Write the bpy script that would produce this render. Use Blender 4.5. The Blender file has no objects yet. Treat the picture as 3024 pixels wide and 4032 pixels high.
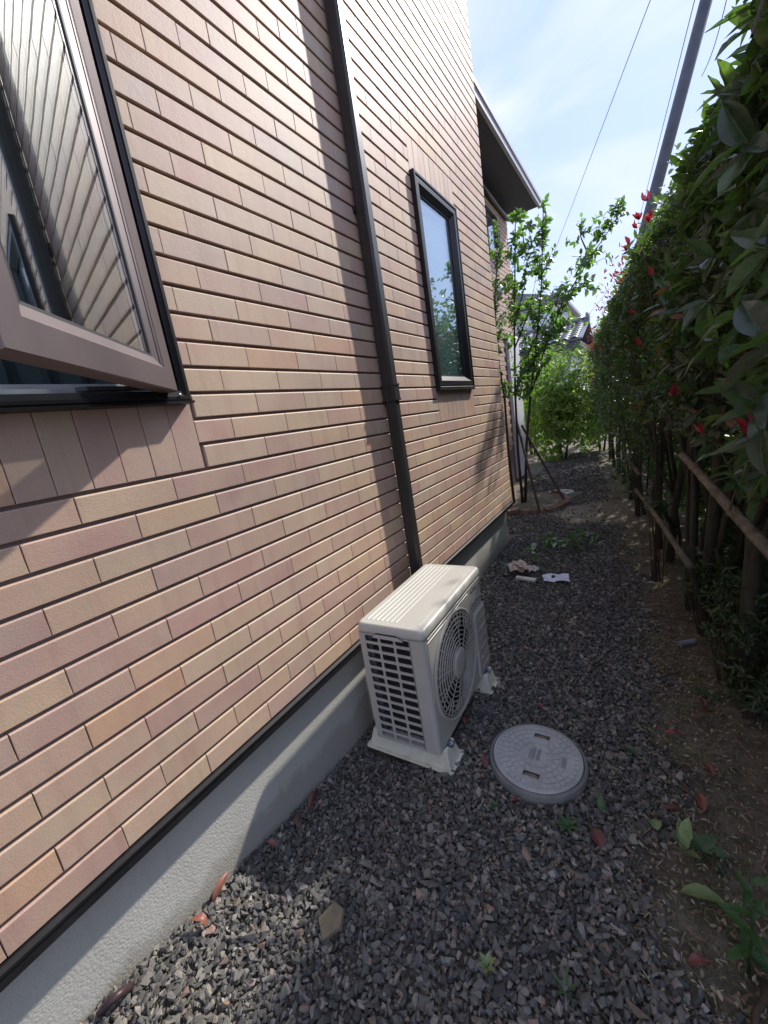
import bpy, math, random
import numpy as np
from mathutils import Vector, Matrix
R_ = random.Random(7)
rng = np.random.default_rng(11)
scene = bpy.context.scene
col = scene.collection

# ------------------------------------------------------------------ camera
F_PX, W_PX, H_PX = 1597.67, 3024.0, 4032.0
RC = np.array([[0.84080003, 0.51882172, -0.15452938],
               [-0.01671954, -0.26043015, -0.96534791],
               [-0.54108757, 0.81424822, -0.21029522]])      # world -> camera (right, down, forward)
CAM = np.array([1.2, 0.0, 1.5])
cd = bpy.data.cameras.new('camera')
cam = bpy.data.objects.new('camera', cd); col.objects.link(cam)
cd.sensor_fit = 'HORIZONTAL'; cd.sensor_width = 36.0
cd.lens = F_PX / W_PX * 36.0
cd.clip_start = 0.02; cd.clip_end = 400.0
M = Matrix.Identity(4)
for i in range(3):
    M[i][0] = RC[0][i]; M[i][1] = -RC[1][i]; M[i][2] = -RC[2][i]; M[i][3] = CAM[i]
cam.matrix_world = M
scene.camera = cam

# ------------------------------------------------------------------ sky, sun, exposure
SUN = Vector((1.0, 2.52, 2.38)).normalized()
w = bpy.data.worlds.new('World'); scene.world = w; w.use_nodes = True
nt = w.node_tree; nt.nodes.clear()
out = nt.nodes.new('ShaderNodeOutputWorld'); bg = nt.nodes.new('ShaderNodeBackground')
sky = nt.nodes.new('ShaderNodeTexSky'); sky.sky_type = 'NISHITA'; sky.sun_disc = False
sky.sun_elevation = math.asin(SUN.z); sky.sun_rotation = math.atan2(SUN.x, SUN.y)
sky.air_density = 1.2; sky.dust_density = 0.5; sky.ozone_density = 1.5
tc = nt.nodes.new('ShaderNodeTexCoord')
mp = nt.nodes.new('ShaderNodeMapping'); mp.inputs['Scale'].default_value = (1.6, 1.2, 4.2); mp.inputs['Rotation'].default_value = (0.2, 0.5, 0.3)
nz = nt.nodes.new('ShaderNodeTexNoise'); nz.inputs['Scale'].default_value = 1.7; nz.inputs['Detail'].default_value = 6.0; nz.inputs['Roughness'].default_value = 0.5
nz.inputs['Distortion'].default_value = 0.5
rp = nt.nodes.new('ShaderNodeValToRGB'); rp.color_ramp.elements[0].position = 0.38; rp.color_ramp.elements[1].position = 0.62
rp.color_ramp.elements[0].color = (.0, .0, .0, 1); rp.color_ramp.elements[1].color = (.85, .85, .85, 1)
hz = nt.nodes.new('ShaderNodeMix'); hz.data_type = 'RGBA'; hz.inputs[0].default_value = 0.86; hz.inputs[7].default_value = (2.0, 2.5, 4.15, 1)
mx = nt.nodes.new('ShaderNodeMix'); mx.data_type = 'RGBA'; mx.inputs[7].default_value = (3.15, 3.4, 4.5, 1)
nt.links.new(tc.outputs['Generated'], mp.inputs['Vector']); nt.links.new(mp.outputs[0], nz.inputs['Vector'])
nt.links.new(nz.outputs['Fac'], rp.inputs[0]); nt.links.new(rp.outputs[0], mx.inputs[0]); nt.links.new(sky.outputs[0], hz.inputs[6]); nt.links.new(hz.outputs[2], mx.inputs[6])
nt.links.new(mx.outputs[2], bg.inputs['Color']); bg.inputs['Strength'].default_value = 0.15
nt.links.new(bg.outputs[0], out.inputs['Surface'])
sl = bpy.data.lights.new('sun', 'SUN'); sl.energy = 2.9; sl.angle = math.radians(1.2); sl.color = (1.0, 0.95, 0.88)
so = bpy.data.objects.new('sun', sl); col.objects.link(so); so.location = (6, 12, 14)
so.rotation_euler = SUN.to_track_quat('Z', 'Y').to_euler()
vs = scene.view_settings
vs.view_transform = 'Standard'; vs.look = 'None'; vs.exposure = 1.0; vs.gamma = 1.0; vs.use_curve_mapping = False
scene.cycles.use_denoising = True
scene.cycles.max_bounces = 8; scene.cycles.transparent_max_bounces = 12

# ------------------------------------------------------------------ helpers
def tag(o, label=None, cat=None, group=None, kind=None):
    if label: o['label'] = label
    if cat: o['category'] = cat
    if group: o['group'] = group
    if kind: o['kind'] = kind
    return o
def empty(name, loc=(0, 0, 0), rz=0.0):
    o = bpy.data.objects.new(name, None); col.objects.link(o); o.location = loc; o.rotation_euler = (0, 0, rz)
    o.empty_display_size = 0.05
    return o
def link(name, me, parent=None, mat=None, loc=None, rot=None):
    o = bpy.data.objects.new(name, me); col.objects.link(o)
    if mat is not None and len(me.materials) == 0: me.materials.append(mat)
    if parent is not None: o.parent = parent
    if loc is not None: o.location = loc
    if rot is not None: o.rotation_euler = rot
    return o
class MB:
    def __init__(s): s.v = []; s.f = []
    def add(s, vs_, fs_):
        b = len(s.v); s.v += [tuple(p) for p in vs_]; s.f += [tuple(b + i for i in f) for f in fs_]; return s
    def box(s, x0, x1, y0, y1, z0, z1):
        return s.add([(x0, y0, z0), (x1, y0, z0), (x1, y1, z0), (x0, y1, z0), (x0, y0, z1), (x1, y0, z1), (x1, y1, z1), (x0, y1, z1)],
                     [(0, 3, 2, 1), (4, 5, 6, 7), (0, 1, 5, 4), (1, 2, 6, 5), (2, 3, 7, 6), (3, 0, 4, 7)])
    def tube(s, pts, rad, n=8, cap=True):
        pts = [Vector(p) for p in pts]
        if not isinstance(rad, (list, tuple)): rad = [rad] * len(pts)
        rings = []; ref = Vector((0, 0, 1))
        for i, p in enumerate(pts):
            d = (pts[min(i + 1, len(pts) - 1)] - pts[max(i - 1, 0)])
            d = d.normalized() if d.length > 1e-9 else Vector((0, 0, 1))
            r_ = ref if abs(d.dot(ref)) < 0.95 else Vector((1, 0, 0))
            a = d.cross(r_).normalized(); b = d.cross(a)
            rings.append([p + (a * math.cos(2 * math.pi * k / n) + b * math.sin(2 * math.pi * k / n)) * rad[i] for k in range(n)])
        b0 = len(s.v)
        for rg in rings: s.v += [tuple(q) for q in rg]
        for i in range(len(pts) - 1):
            for k in range(n):
                s.f.append((b0 + i * n + k, b0 + i * n + (k + 1) % n, b0 + (i + 1) * n + (k + 1) % n, b0 + (i + 1) * n + k))
        if cap:
            s.f.append(tuple(b0 + k for k in range(n))[::-1]); e = b0 + (len(pts) - 1) * n
            s.f.append(tuple(e + k for k in range(n)))
        return s
    def lathe(s, prof, n=32, c=(0, 0, 0), axis='z', cap=True):
        b0 = len(s.v)
        for r_, h in prof:
            for k in range(n):
                a = 2 * math.pi * k / n
                if axis == 'z': s.v.append((c[0] + r_ * math.cos(a), c[1] + r_ * math.sin(a), c[2] + h))
                else: s.v.append((c[0] + h, c[1] + r_ * math.cos(a), c[2] + r_ * math.sin(a)))
        for i in range(len(prof) - 1):
            for k in range(n):
                s.f.append((b0 + i * n + k, b0 + i * n + (k + 1) % n, b0 + (i + 1) * n + (k + 1) % n, b0 + (i + 1) * n + k))
        if cap:
            s.f.append(tuple(b0 + k for k in range(n))[::-1]); e = b0 + (len(prof) - 1) * n
            s.f.append(tuple(e + k for k in range(n)))
        return s
    def prism(s, poly, a0, a1, axis='y'):
        # poly: list of 2D points; extruded along the axis. axis y: poly=(x,z); axis z: poly=(x,y); axis x: poly=(y,z)
        n = len(poly); f3 = {'y': lambda p, a: (p[0], a, p[1]), 'z': lambda p, a: (p[0], p[1], a), 'x': lambda p, a: (a, p[0], p[1])}[axis]
        return s.add([f3(p, a0) for p in poly] + [f3(p, a1) for p in poly],
                     [tuple(range(n))[::-1], tuple(range(n, 2 * n))] + [(i, (i + 1) % n, n + (i + 1) % n, n + i) for i in range(n)])
    def ring(s, y0, y1, z0, z1, prof):
        # mitred rectangular frame in the plane x=const; prof = [(inset, x), ...] closed loop
        b0 = len(s.v); n = len(prof)
        for cy, cz, sy, sz in ((y0, z0, 1, 1), (y1, z0, -1, 1), (y1, z1, -1, -1), (y0, z1, 1, -1)):
            for ins, x in prof: s.v.append((x, cy + sy * ins, cz + sz * ins))
        for c in range(4):
            d = (c + 1) % 4
            for i in range(n):
                j = (i + 1) % n
                s.f.append((b0 + c * n + i, b0 + d * n + i, b0 + d * n + j, b0 + c * n + j))
        return s
    def mesh(s, name, smooth=False, bevel=0.0, seg=2):
        me = bpy.data.meshes.new(name); me.from_pydata(s.v, [], s.f)
        import bmesh
        bm = bmesh.new(); bm.from_mesh(me)
        bmesh.ops.recalc_face_normals(bm, faces=bm.faces)
        if bevel > 0:
            bmesh.ops.bevel(bm, geom=[e for e in bm.edges if e.is_manifold and e.calc_face_angle(0) > 0.5], offset=bevel, segments=seg, profile=0.5, affect='EDGES', clamp_overlap=True)
        bm.to_mesh(me); bm.free()
        if smooth: me.polygons.foreach_set('use_smooth', [True] * len(me.polygons))
        return me
    def build(s, name, mat, parent=None, smooth=False, bevel=0.0, seg=2, loc=None, rot=None):
        return link(name, s.mesh(name, smooth, bevel, seg), parent, mat, loc, rot)
def np_mesh(name, verts, polys, mat, smooth=False, rnd=None):
    me = bpy.data.meshes.new(name)
    verts = np.asarray(verts, dtype=np.float32).reshape(-1, 3)
    me.vertices.add(len(verts)); me.vertices.foreach_set('co', verts.ravel())
    loops = np.concatenate([p.ravel() for p in polys]).astype(np.int32)
    tot = np.concatenate([np.full(len(p), p.shape[1], dtype=np.int32) for p in polys])
    st = np.concatenate([[0], np.cumsum(tot)[:-1]]).astype(np.int32)
    me.loops.add(len(loops)); me.loops.foreach_set('vertex_index', loops)
    me.polygons.add(len(tot)); me.polygons.foreach_set('loop_start', st)
    me.polygons.foreach_set('use_smooth', np.full(len(tot), bool(smooth)))
    me.update(calc_edges=True); me.validate()
    if rnd is not None:
        a = me.attributes.new('rnd', 'FLOAT', 'POINT'); a.data.foreach_set('value', np.asarray(rnd, dtype=np.float32))
    if mat is not None: me.materials.append(mat)
    return me
def proj(P):
    q = (np.asarray(P) - CAM) @ RC.T
    z = np.maximum(q[..., 2], 1e-6)
    return W_PX / 2 + F_PX * q[..., 0] / z, H_PX / 2 + F_PX * q[..., 1] / z, q[..., 2]
def text_mesh(name, s, size, ext, mat):
    cu = bpy.data.curves.new(name, 'FONT'); cu.body = s; cu.size = size; cu.extrude = ext; cu.resolution_u = 3
    cu.align_x = 'CENTER'; cu.align_y = 'CENTER'
    o = bpy.data.objects.new(name, cu); col.objects.link(o)
    me = bpy.data.meshes.new_from_object(o.evaluated_get(bpy.context.evaluated_depsgraph_get()))
    bpy.data.objects.remove(o); me.materials.clear(); me.materials.append(mat); me.name = name
    return me

# ------------------------------------------------------------------ materials
class NB:
    def __init__(s, name):
        s.m = bpy.data.materials.new(name); s.m.use_nodes = True; s.t = s.m.node_tree; s.t.nodes.clear()
        s.o = s.t.nodes.new('ShaderNodeOutputMaterial'); s.p = s.t.nodes.new('ShaderNodeBsdfPrincipled')
        s.t.links.new(s.p.outputs[0], s.o.inputs[0])
    def n(s, kind, **kw):
        nd = s.t.nodes.new(kind)
        for k, v in kw.items():
            if k in nd.inputs.keys(): nd.inputs[k].default_value = v
            else: setattr(nd, k, v)
        return nd
    def l(s, a, b): s.t.links.new(a, b)
    def coord(s, space='Object', scale=(1, 1, 1)):
        t = s.n('ShaderNodeTexCoord') if space != 'Position' else s.n('ShaderNodeNewGeometry')
        m = s.n('ShaderNodeMapping'); m.inputs['Scale'].default_value = scale
        s.l(t.outputs[space], m.inputs['Vector']); return m.outputs[0]
    def noise(s, vec, scale, detail=4.0, rough=0.55):
        nd = s.n('ShaderNodeTexNoise'); nd.inputs['Scale'].default_value = scale; nd.inputs['Detail'].default_value = detail; nd.inputs['Roughness'].default_value = rough
        if vec is not None: s.l(vec, nd.inputs['Vector'])
        return nd.outputs['Fac']
    def ramp(s, fac, stops):
        r = s.n('ShaderNodeValToRGB'); e = r.color_ramp.elements
        while len(e) < len(stops): e.new(0.5)
        for q, (p, c) in zip(e, stops): q.position = p; q.color = (*c, 1) if len(c) == 3 else c
        s.l(fac, r.inputs[0]); return r.outputs[0]
    def mix(s, fac, a, b, mode='MIX'):
        m = s.n('ShaderNodeMix', data_type='RGBA', blend_type=mode)
        for v, i in ((fac, 0), (a, 6), (b, 7)):
            if isinstance(v, (int, float)): m.inputs[i].default_value = v
            elif isinstance(v, tuple): m.inputs[i].default_value = (*v, 1)
            else: s.l(v, m.inputs[i])
        return m.outputs[2]
    def math(s, op, a, b=0.0, c=0.0):
        m = s.n('ShaderNodeMath', operation=op)
        for v, i in ((a, 0), (b, 1), (c, 2)):
            if isinstance(v, (int, float)): m.inputs[i].default_value = v
            else: s.l(v, m.inputs[i])
        return m.outputs[0]
    def bump(s, h, strength=0.3, dist=0.002):
        b = s.n('ShaderNodeBump', Strength=strength, Distance=dist); s.l(h, b.inputs['Height']); s.l(b.outputs[0], s.p.inputs['Normal'])
    def setp(s, **kw):
        for k, v in kw.items():
            k = k.replace('_', ' ')
            if hasattr(v, 'links') or hasattr(v, 'node'): s.l(v, s.p.inputs[k])
            else: s.p.inputs[k].default_value = (*v, 1) if isinstance(v, tuple) and len(v) == 3 and 'olor' in k else v
def simple(name, c, rough=0.5, metal=0.0, var=0.12, scale=20, bump=0.0, bscale=200, spec=0.5, dirt=None):
    b = NB(name); v = b.coord('Object')
    n1 = b.noise(v, scale, 5)
    lo = tuple(x * (1 - var) for x in c); hi = tuple(min(1, x * (1 + var)) for x in c)
    cc = b.ramp(n1, [(0.3, lo), (0.7, hi)])
    if dirt:
        n2 = b.noise(v, scale * 0.35, 8, 0.7)
        cc = b.mix(b.ramp(n2, [(0.52, (0, 0, 0)), (0.75, (.7, .7, .7))]), cc, dirt)
    b.l(cc, b.p.inputs['Base Color'])
    b.setp(Metallic=metal); b.p.inputs['Specular IOR Level'].default_value = spec
    b.l(b.math('MULTIPLY_ADD', b.noise(v, scale * 2.3, 4), 0.25 * rough, rough * 0.87), b.p.inputs['Roughness'])
    if bump > 0: b.bump(b.noise(v, bscale, 6), bump, 0.002)
    return b.m
BRICKC = [(0.00, (.54, .365, .24)), (0.12, (.57, .425, .30)), (0.24, (.49, .335, .255)), (0.35, (.505, .305, .25)), (0.47, (.585, .41, .26)),
          (0.58, (.45, .28, .24)), (0.68, (.50, .395, .30)), (0.78, (.565, .325, .195)), (0.86, (.60, .44, .29)), (0.93, (.48, .275, .215)), (1.0, (.475, .36, .295))]
def brick_mat(name, island):
    b = NB(name)
    if island: g = b.n('ShaderNodeNewGeometry'); r = g.outputs['Random Per Island']
    else: g = b.n('ShaderNodeObjectInfo'); r = g.outputs['Random']
    rr = b.ramp(r, BRICKC); [None]
    v = b.coord('Position')
    off = b.math('MULTIPLY', r, 37.0)
    cx = b.n('ShaderNodeVectorMath', operation='ADD'); b.l(v, cx.inputs[0]); cmb = b.n('ShaderNodeCombineXYZ'); b.l(off, cmb.inputs[1]); b.l(cmb.outputs[0], cx.inputs[1])
    big = b.noise(cx.outputs[0], 5.5, 2, 0.4)
    tint = b.ramp(big, [(0.34, (.49, .31, .255)), (0.5, (.52, .41, .305)), (0.66, (.59, .455, .295))])
    c = b.mix(0.34, rr, tint)
    fine = b.noise(v, 420, 3, 0.6)
    c = b.mix(0.5, c, b.ramp(fine, [(0.25, (.72, .70, .68)), (0.7, (1.12, 1.12, 1.12))]), 'MULTIPLY')
    spk = b.ramp(b.noise(v, 900, 2), [(0.66, (1, 1, 1)), (0.74, (.62, .52, .46))])
    c = b.mix(0.6, c, spk, 'MULTIPLY')
    stain = b.ramp(b.noise(v, 1.7, 6, 0.65), [(0.40, (.93, .92, .93)), (0.66, (1.03, 1.03, 1.02))])
    c = b.mix(1.0, c, stain, 'MULTIPLY')
    rain = b.ramp(b.noise(b.coord('Position', (22, 22, 1.1)), 1.0, 4, .6), [(.50, (1, 1, 1)), (.78, (.86, .85, .85))])
    c = b.mix(1.0, c, rain, 'MULTIPLY')
    b.l(c, b.p.inputs['Base Color']); b.setp(Roughness=0.58); b.p.inputs['Specular IOR Level'].default_value = 0.48
    h = b.math('ADD', b.math('MULTIPLY', b.noise(v, 210, 5, 0.55), 1.0), b.math('MULTIPLY', b.noise(v, 46, 3), 0.7))
    b.bump(h, 0.42, 0.0016)
    return b.m
m_brick = brick_mat('tile_brick', False); m_brick_i = brick_mat('tile_brick_joined', True)
m_groove = simple('groove_shadow_brown', (.17, .13, .115), 0.8, var=.15, scale=40)  # brown-grey backing, darkened: groove shadow is put into the colour
m_joint = simple('joint_dark', (.09, .055, .05), 0.85)
def stucco():
    b = NB('stucco'); v = b.coord('Position')
    c = b.ramp(b.noise(v, 2.5, 6, .6), [(.3, (.40, .395, .35)), (.7, (.47, .46, .41))])
    c = b.mix(.35, c, b.ramp(b.noise(v, 260, 3), [(.3, (.75, .75, .75)), (.7, (1.1, 1.1, 1.1))]), 'MULTIPLY')
    low = b.n('ShaderNodeSeparateXYZ'); b.l(v, low.inputs[0])
    lz = b.math('ADD', low.outputs[2], b.math('MULTIPLY', b.noise(v, 7, 6, .7), -.20))
    c = b.mix(b.ramp(lz, [(0.0, (.45, .45, .45)), (.045, (0, 0, 0))]), c, (.20, .17, .13))
    strk = b.noise(b.coord('Position', (30, 30, 2.2)), 1.0, 4)
    c = b.mix(b.ramp(strk, [(.55, (0, 0, 0)), (.75, (.18, .18, .18))]), c, (.24, .235, .21))
    b.l(c, b.p.inputs['Base Color']); b.setp(Roughness=.9); b.p.inputs['Specular IOR Level'].default_value = .25
    vo = b.n('ShaderNodeTexVoronoi'); vo.inputs['Scale'].default_value = 150; b.l(v, vo.inputs['Vector'])
    h = b.math('ADD', b.noise(v, 120, 5, .6), b.math('MULTIPLY', vo.outputs['Distance'], -.7))
    b.bump(h, .38, .0035); return b.m
m_stucco = stucco()
m_flash = simple('flashing_black', (.012, .012, .013), .5, .0, .2, 30, spec=.35, dirt=(.03, .03, .03))
m_frame = simple('frame_shaded_aluminium', (.020, .018, .019), .38, .35, .15, 25)  # window metal darkened to black, its shade put into the colour
m_sash = simple('sash_bronze_aluminium', (.125, .098, .100), .46, .45, .08, 6)
m_gasket = simple('gasket_rubber', (.012, .012, .014), .55)
m_rail = simple('rail_silver', (.55, .56, .58), .35, .6)
def pipe_mat():
    b = NB('downpipe_brown'); v = b.coord('Object', (30, 30, 2))
    b.l(b.ramp(b.noise(v, 1.5, 5), [(.3, (.026, .023, .021)), (.7, (.038, .034, .031))]), b.p.inputs['Base Color'])
    b.setp(Roughness=.38); b.bump(b.noise(v, 6, 3), .08, .001); return b.m
m_pipe = pipe_mat()
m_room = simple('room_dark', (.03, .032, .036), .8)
m_curtain = simple('curtain_dark_teal', (.03, .05, .05), .9)
def glass_mat(name, f0):
    b = NB(name); b.t.nodes.remove(b.p)
    lw = b.n('ShaderNodeLayerWeight', Blend=.5)
    p5 = b.math('POWER', lw.outputs['Facing'], 4.0)
    fac = b.math('MULTIPLY_ADD', p5, 1 - f0, f0)
    g = b.n('ShaderNodeBsdfGlossy', Roughness=.0); g.inputs['Color'].default_value = (.93, .97, .98, 1)
    t = b.n('ShaderNodeBsdfTransparent'); t.inputs['Color'].default_value = (.88, .93, .92, 1)
    v = b.coord('Position'); bp = b.n('ShaderNodeBump', Strength=.03, Distance=.004); b.l(b.noise(v, 5.0, 2), bp.inputs['Height']); b.l(bp.outputs[0], g.inputs['Normal'])
    ms = b.n('ShaderNodeMixShader'); b.l(fac, ms.inputs[0]); b.l(t.outputs[0], ms.inputs[1]); b.l(g.outputs[0], ms.inputs[2]); b.l(ms.outputs[0], b.o.inputs[0])
    return b.m
m_glass = glass_mat('window_glass', .24)
m_blind = simple('frosted_inner_pane', (.24, .33, .33), .6)
m_glass2 = glass_mat('sash_glass', .30)
m_ac = simple('unit_ivory_paint', (.44, .425, .375), .42, 0, .05, 3, .02, 300)
m_ac2 = simple('unit_ivory_paint_front', (.41, .39, .34), .44, 0, .035, 3, .02, 300)
m_acgrey = simple('unit_plastic_grille', (.42, .395, .34), .5, 0, .05, 10)
m_aclet = simple('unit_lettering', (.27, .26, .235), .5)  # emboss in the panel's paint; its shading is put into the darker colour
m_acdark = simple('unit_inside_dark', (.02, .02, .021), .7)
m_fin = simple('unit_fins', (.16, .165, .17), .45, .5)
m_block = simple('block_cream_plastic', (.66, .63, .50), .5, 0, .06, 18, dirt=(.40, .37, .28))
m_bolt = simple('bolt_zinc', (.42, .46, .52), .35, .8)
m_pad = simple('bracket_steel', (.12, .15, .19), .45, .6)
m_lid = simple('lid_grey_plastic', (.40, .395, .39), .6, 0, .12, 14, .15, 350, dirt=(.24, .235, .22))
m_lid2 = simple('lid_recess_grey', (.20, .20, .21), .6, 0, .12, 14)  # recess darkness put into the colour so the letters stand out
m_collar = simple('collar_dark_grey', (.17, .172, .16), .8, 0, .2, 20, .3, 160, dirt=(.16, .15, .12))
m_cap = simple('far_lid_concrete', (.34, .335, .30), .85, 0, .12, 18)
def stone_mat(name, stops):
    b = NB(name); at = b.n('ShaderNodeAttribute', attribute_name='rnd'); v = b.coord('Position')
    c = b.ramp(at.outputs['Fac'], stops)
    c = b.mix(.75, c, b.ramp(b.noise(v, 190, 5, .65), [(.25, (.62, .62, .62)), (.75, (1.25, 1.24, 1.2))]), 'MULTIPLY')
    c = b.mix(b.ramp(b.noise(v, 3.0, 4), [(.50, (0, 0, 0)), (.75, (.25, .25, .25))]), c, (.17, .145, .11))
    b.l(c, b.p.inputs['Base Color']); b.setp(Roughness=.74); b.p.inputs['Specular IOR Level'].default_value = .35
    b.bump(b.noise(v, 380, 4), .25, .001); return b.m
m_stone = stone_mat('gravel_stone', [(0, (.060, .059, .057)), (.3, (.090, .088, .083)), (.55, (.130, .125, .116)), (.74, (.175, .167, .152)), (.86, (.24, .22, .19)), (.92, (.18, .13, .10)), (.965, (.35, .33, .30)), (1.0, (.26, .155, .11))])
m_slab = simple('flat_stone', (.17, .135, .085), .7, 0, .25, 30, .4, 120)
def soil_mat():
    b = NB('soil'); v = b.coord('Position')
    n1 = b.noise(v, 3.2, 8, .65); n2 = b.noise(v, 14, 8, .7); n3 = b.noise(v, 95, 5, .7)
    c = b.ramp(n2, [(.28, (.085, .070, .056)), (.5, (.18, .152, .122)), (.72, (.29, .25, .20))])
    moss = b.ramp(b.noise(v, 5.5, 8, .7), [(.50, (0, 0, 0)), (.66, (.75, .75, .75))])
    c = b.mix(moss, c, b.ramp(n3, [(.3, (.085, .092, .045)), (.7, (.20, .20, .105))]))
    s = b.n('ShaderNodeSeparateXYZ'); b.l(v, s.inputs[0])
    # pale trodden sand patch and the dark stone dust under the gravel
    dx = b.math('DIVIDE', b.math('SUBTRACT', s.outputs[0], .62), .62); dy = b.math('DIVIDE', b.math('SUBTRACT', s.outputs[1], 5.65), .80)
    d = b.math('ADD', b.math('MULTIPLY', dx, dx), b.math('MULTIPLY', dy, dy))
    d = b.math('ADD', d, b.math('MULTIPLY', b.math('SUBTRACT', n1, .5), 2.2))
    sand = b.ramp(d, [(.55, (1, 1, 1)), (1.0, (0, 0, 0))])
    c = b.mix(sand, c, b.ramp(n3, [(.25, (.19, .16, .12)), (.75, (.34, .30, .23))]))
    b.l(c, b.p.inputs['Base Color']); b.setp(Roughness=.95); b.p.inputs['Specular IOR Level'].default_value = .15
    b.bump(b.math('ADD', b.math('MULTIPLY', n2, 2.0), n3), .8, .012); return b.m
m_soil = soil_mat()
def leaf_mat(name, stops, rough=.32, trans=.30, back=1.35, tmul=(1.5, 2.2, .5)):
    b = NB(name); at = b.n('ShaderNodeAttribute', attribute_name='rnd'); v = b.coord('Position')
    c = b.ramp(at.outputs['Fac'], stops)
    c = b.mix(.75, c, b.ramp(b.noise(v, 60, 3), [(.3, (.70, .74, .66)), (.7, (1.25, 1.22, 1.18))]), 'MULTIPLY')
    c = b.mix(b.ramp(b.noise(v, 38, 4, .7), [(.66, (0, 0, 0)), (.74, (.55, .55, .55))]), c, (.12, .085, .045))
    g = b.n('ShaderNodeNewGeometry')
    cb = b.mix(1.0, c, (back, back, back), 'MULTIPLY')
    cb = b.mix(g.outputs['Backfacing'], c, cb)
    b.l(cb, b.p.inputs['Base Color']); b.l(b.math('MULTIPLY_ADD', b.noise(v, 25, 3), .25, rough - .12), b.p.inputs['Roughness']); b.p.inputs['Specular IOR Level'].default_value = .6
    b.bump(b.noise(v, 170, 3), .25, .0015)
    t = b.n('ShaderNodeBsdfTranslucent'); b.l(b.mix(1.0, c, tmul, 'MULTIPLY'), t.inputs['Color'])
    ms = b.n('ShaderNodeMixShader'); ms.inputs[0].default_value = trans
    b.l(b.p.outputs[0], ms.inputs[1]); b.l(t.outputs[0], ms.inputs[2]); b.l(ms.outputs[0], b.o.inputs[0])
    return b.m
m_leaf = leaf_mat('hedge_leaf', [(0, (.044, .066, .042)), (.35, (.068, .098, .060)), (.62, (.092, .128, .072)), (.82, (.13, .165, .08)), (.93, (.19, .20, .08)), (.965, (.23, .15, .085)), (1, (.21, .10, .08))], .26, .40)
m_red = leaf_mat('red_new_leaf', [(0, (.27, .03, .05)), (.6, (.36, .045, .075)), (1, (.32, .09, .07))], .35, .35, 1.1, (1.6, 1.0, 1.0))
m_tree = leaf_mat('garden_tree_leaf', [(0, (.085, .13, .075)), (.5, (.12, .175, .092)), (.85, (.165, .23, .105)), (1, (.22, .29, .11))], .42, .52, 1.3)
m_bush = leaf_mat('bright_bush_leaf', [(0, (.11, .16, .05)), (.5, (.19, .25, .07)), (.9, (.30, .34, .10)), (1, (.34, .26, .11))], .45, .4, 1.2)
m_azalea = leaf_mat('azalea_leaf', [(0, (.022, .048, .016)), (.6, (.04, .078, .024)), (1, (.075, .115, .04))], .4, .25)
m_weed = leaf_mat('weed_leaf', [(0, (.045, .10, .035)), (1, (.07, .14, .045))], .45, .3)
m_litter = leaf_mat('litter', [(0, (.15, .10, .07)), (.35, (.27, .21, .15)), (.6, (.38, .32, .23)), (.78, (.20, .10, .07)), (.9, (.16, .17, .085)), (1, (.50, .45, .36))], .8, .1, 1.0, (1, 1, 1))
def flat_leaf_mat(name, c, rough=.5):
    return leaf_mat(name, [(0, tuple(x * .85 for x in c)), (1, tuple(min(1, x * 1.15) for x in c))], rough, .12, 1.1, (1.2, 1.2, 1.0))
def bark(name, a, c2, sc=(40, 40, 9), moss=None):
    b = NB(name); v = b.coord('Position', sc)
    c = b.ramp(b.noise(v, 1.0, 7, .65), [(.3, a), (.7, c2)])
    if moss: c = b.mix(b.ramp(b.noise(b.coord('Position'), 9, 5), [(.45, (0, 0, 0)), (.65, (.7, .7, .7))]), c, moss)
    b.l(c, b.p.inputs['Base Color']); b.setp(Roughness=.88); b.bump(b.noise(v, 2.0, 5), .6, .006); return b.m
m_bark = bark('hedge_bark', (.030, .024, .018), (.085, .070, .050), moss=(.055, .058, .032))
m_stem = bark('tree_stem_bark', (.035, .022, .018), (.075, .045, .035))
m_twig = simple('twig_brown', (.07, .045, .03), .8)
m_bamboo = bark('weathered_bamboo', (.085, .062, .045), (.27, .22, .165), (38, 16, 38), moss=(.085, .085, .05))
m_stake = bark('wooden_stake', (.05, .032, .026), (.095, .06, .048))
m_redbrick = simple('edging_brick_clay', (.19, .105, .075), .85, 0, .35, 9, .4, 90, dirt=(.13, .12, .09))
m_white = simple('white_wall', (.62, .62, .64), .6)
m_roofedge = simple('fascia_pale', (.40, .41, .46), .5)
m_soffit = simple('soffit_dark', (.075, .08, .10), .7)
m_tile = simple('roof_tile_glazed', (.16, .165, .18), .28, .1, .25, 2)
m_pole = simple('pole_grey_steel', (.065, .07, .085), .55, .1, .2, 4)
m_wire = simple('wire_grey', (.10, .10, .11), .6)
m_paper = simple('kraft_paper', (.60, .48, .38), .8, 0, .2, 30)
m_cloth = simple('white_cloth', (.72, .72, .84), .9, 0, .06, 40, .2, 300)
m_cream = simple('cream_plastic_strip', (.62, .60, .52), .5)
m_pkt = simple('printed_packet', (.55, .52, .50), .35, 0, .4, 60, dirt=(.42, .10, .16))
m_blue = simple('blue_film', (.24, .30, .42), .25, 0, .2, 40)
m_blk = simple('black_rubber', (.02, .02, .022), .5)
m_hose = simple('hose_purple_black', (.045, .022, .025), .45)
m_greypvc = simple('grey_pvc', (.24, .24, .27), .5)

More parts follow.
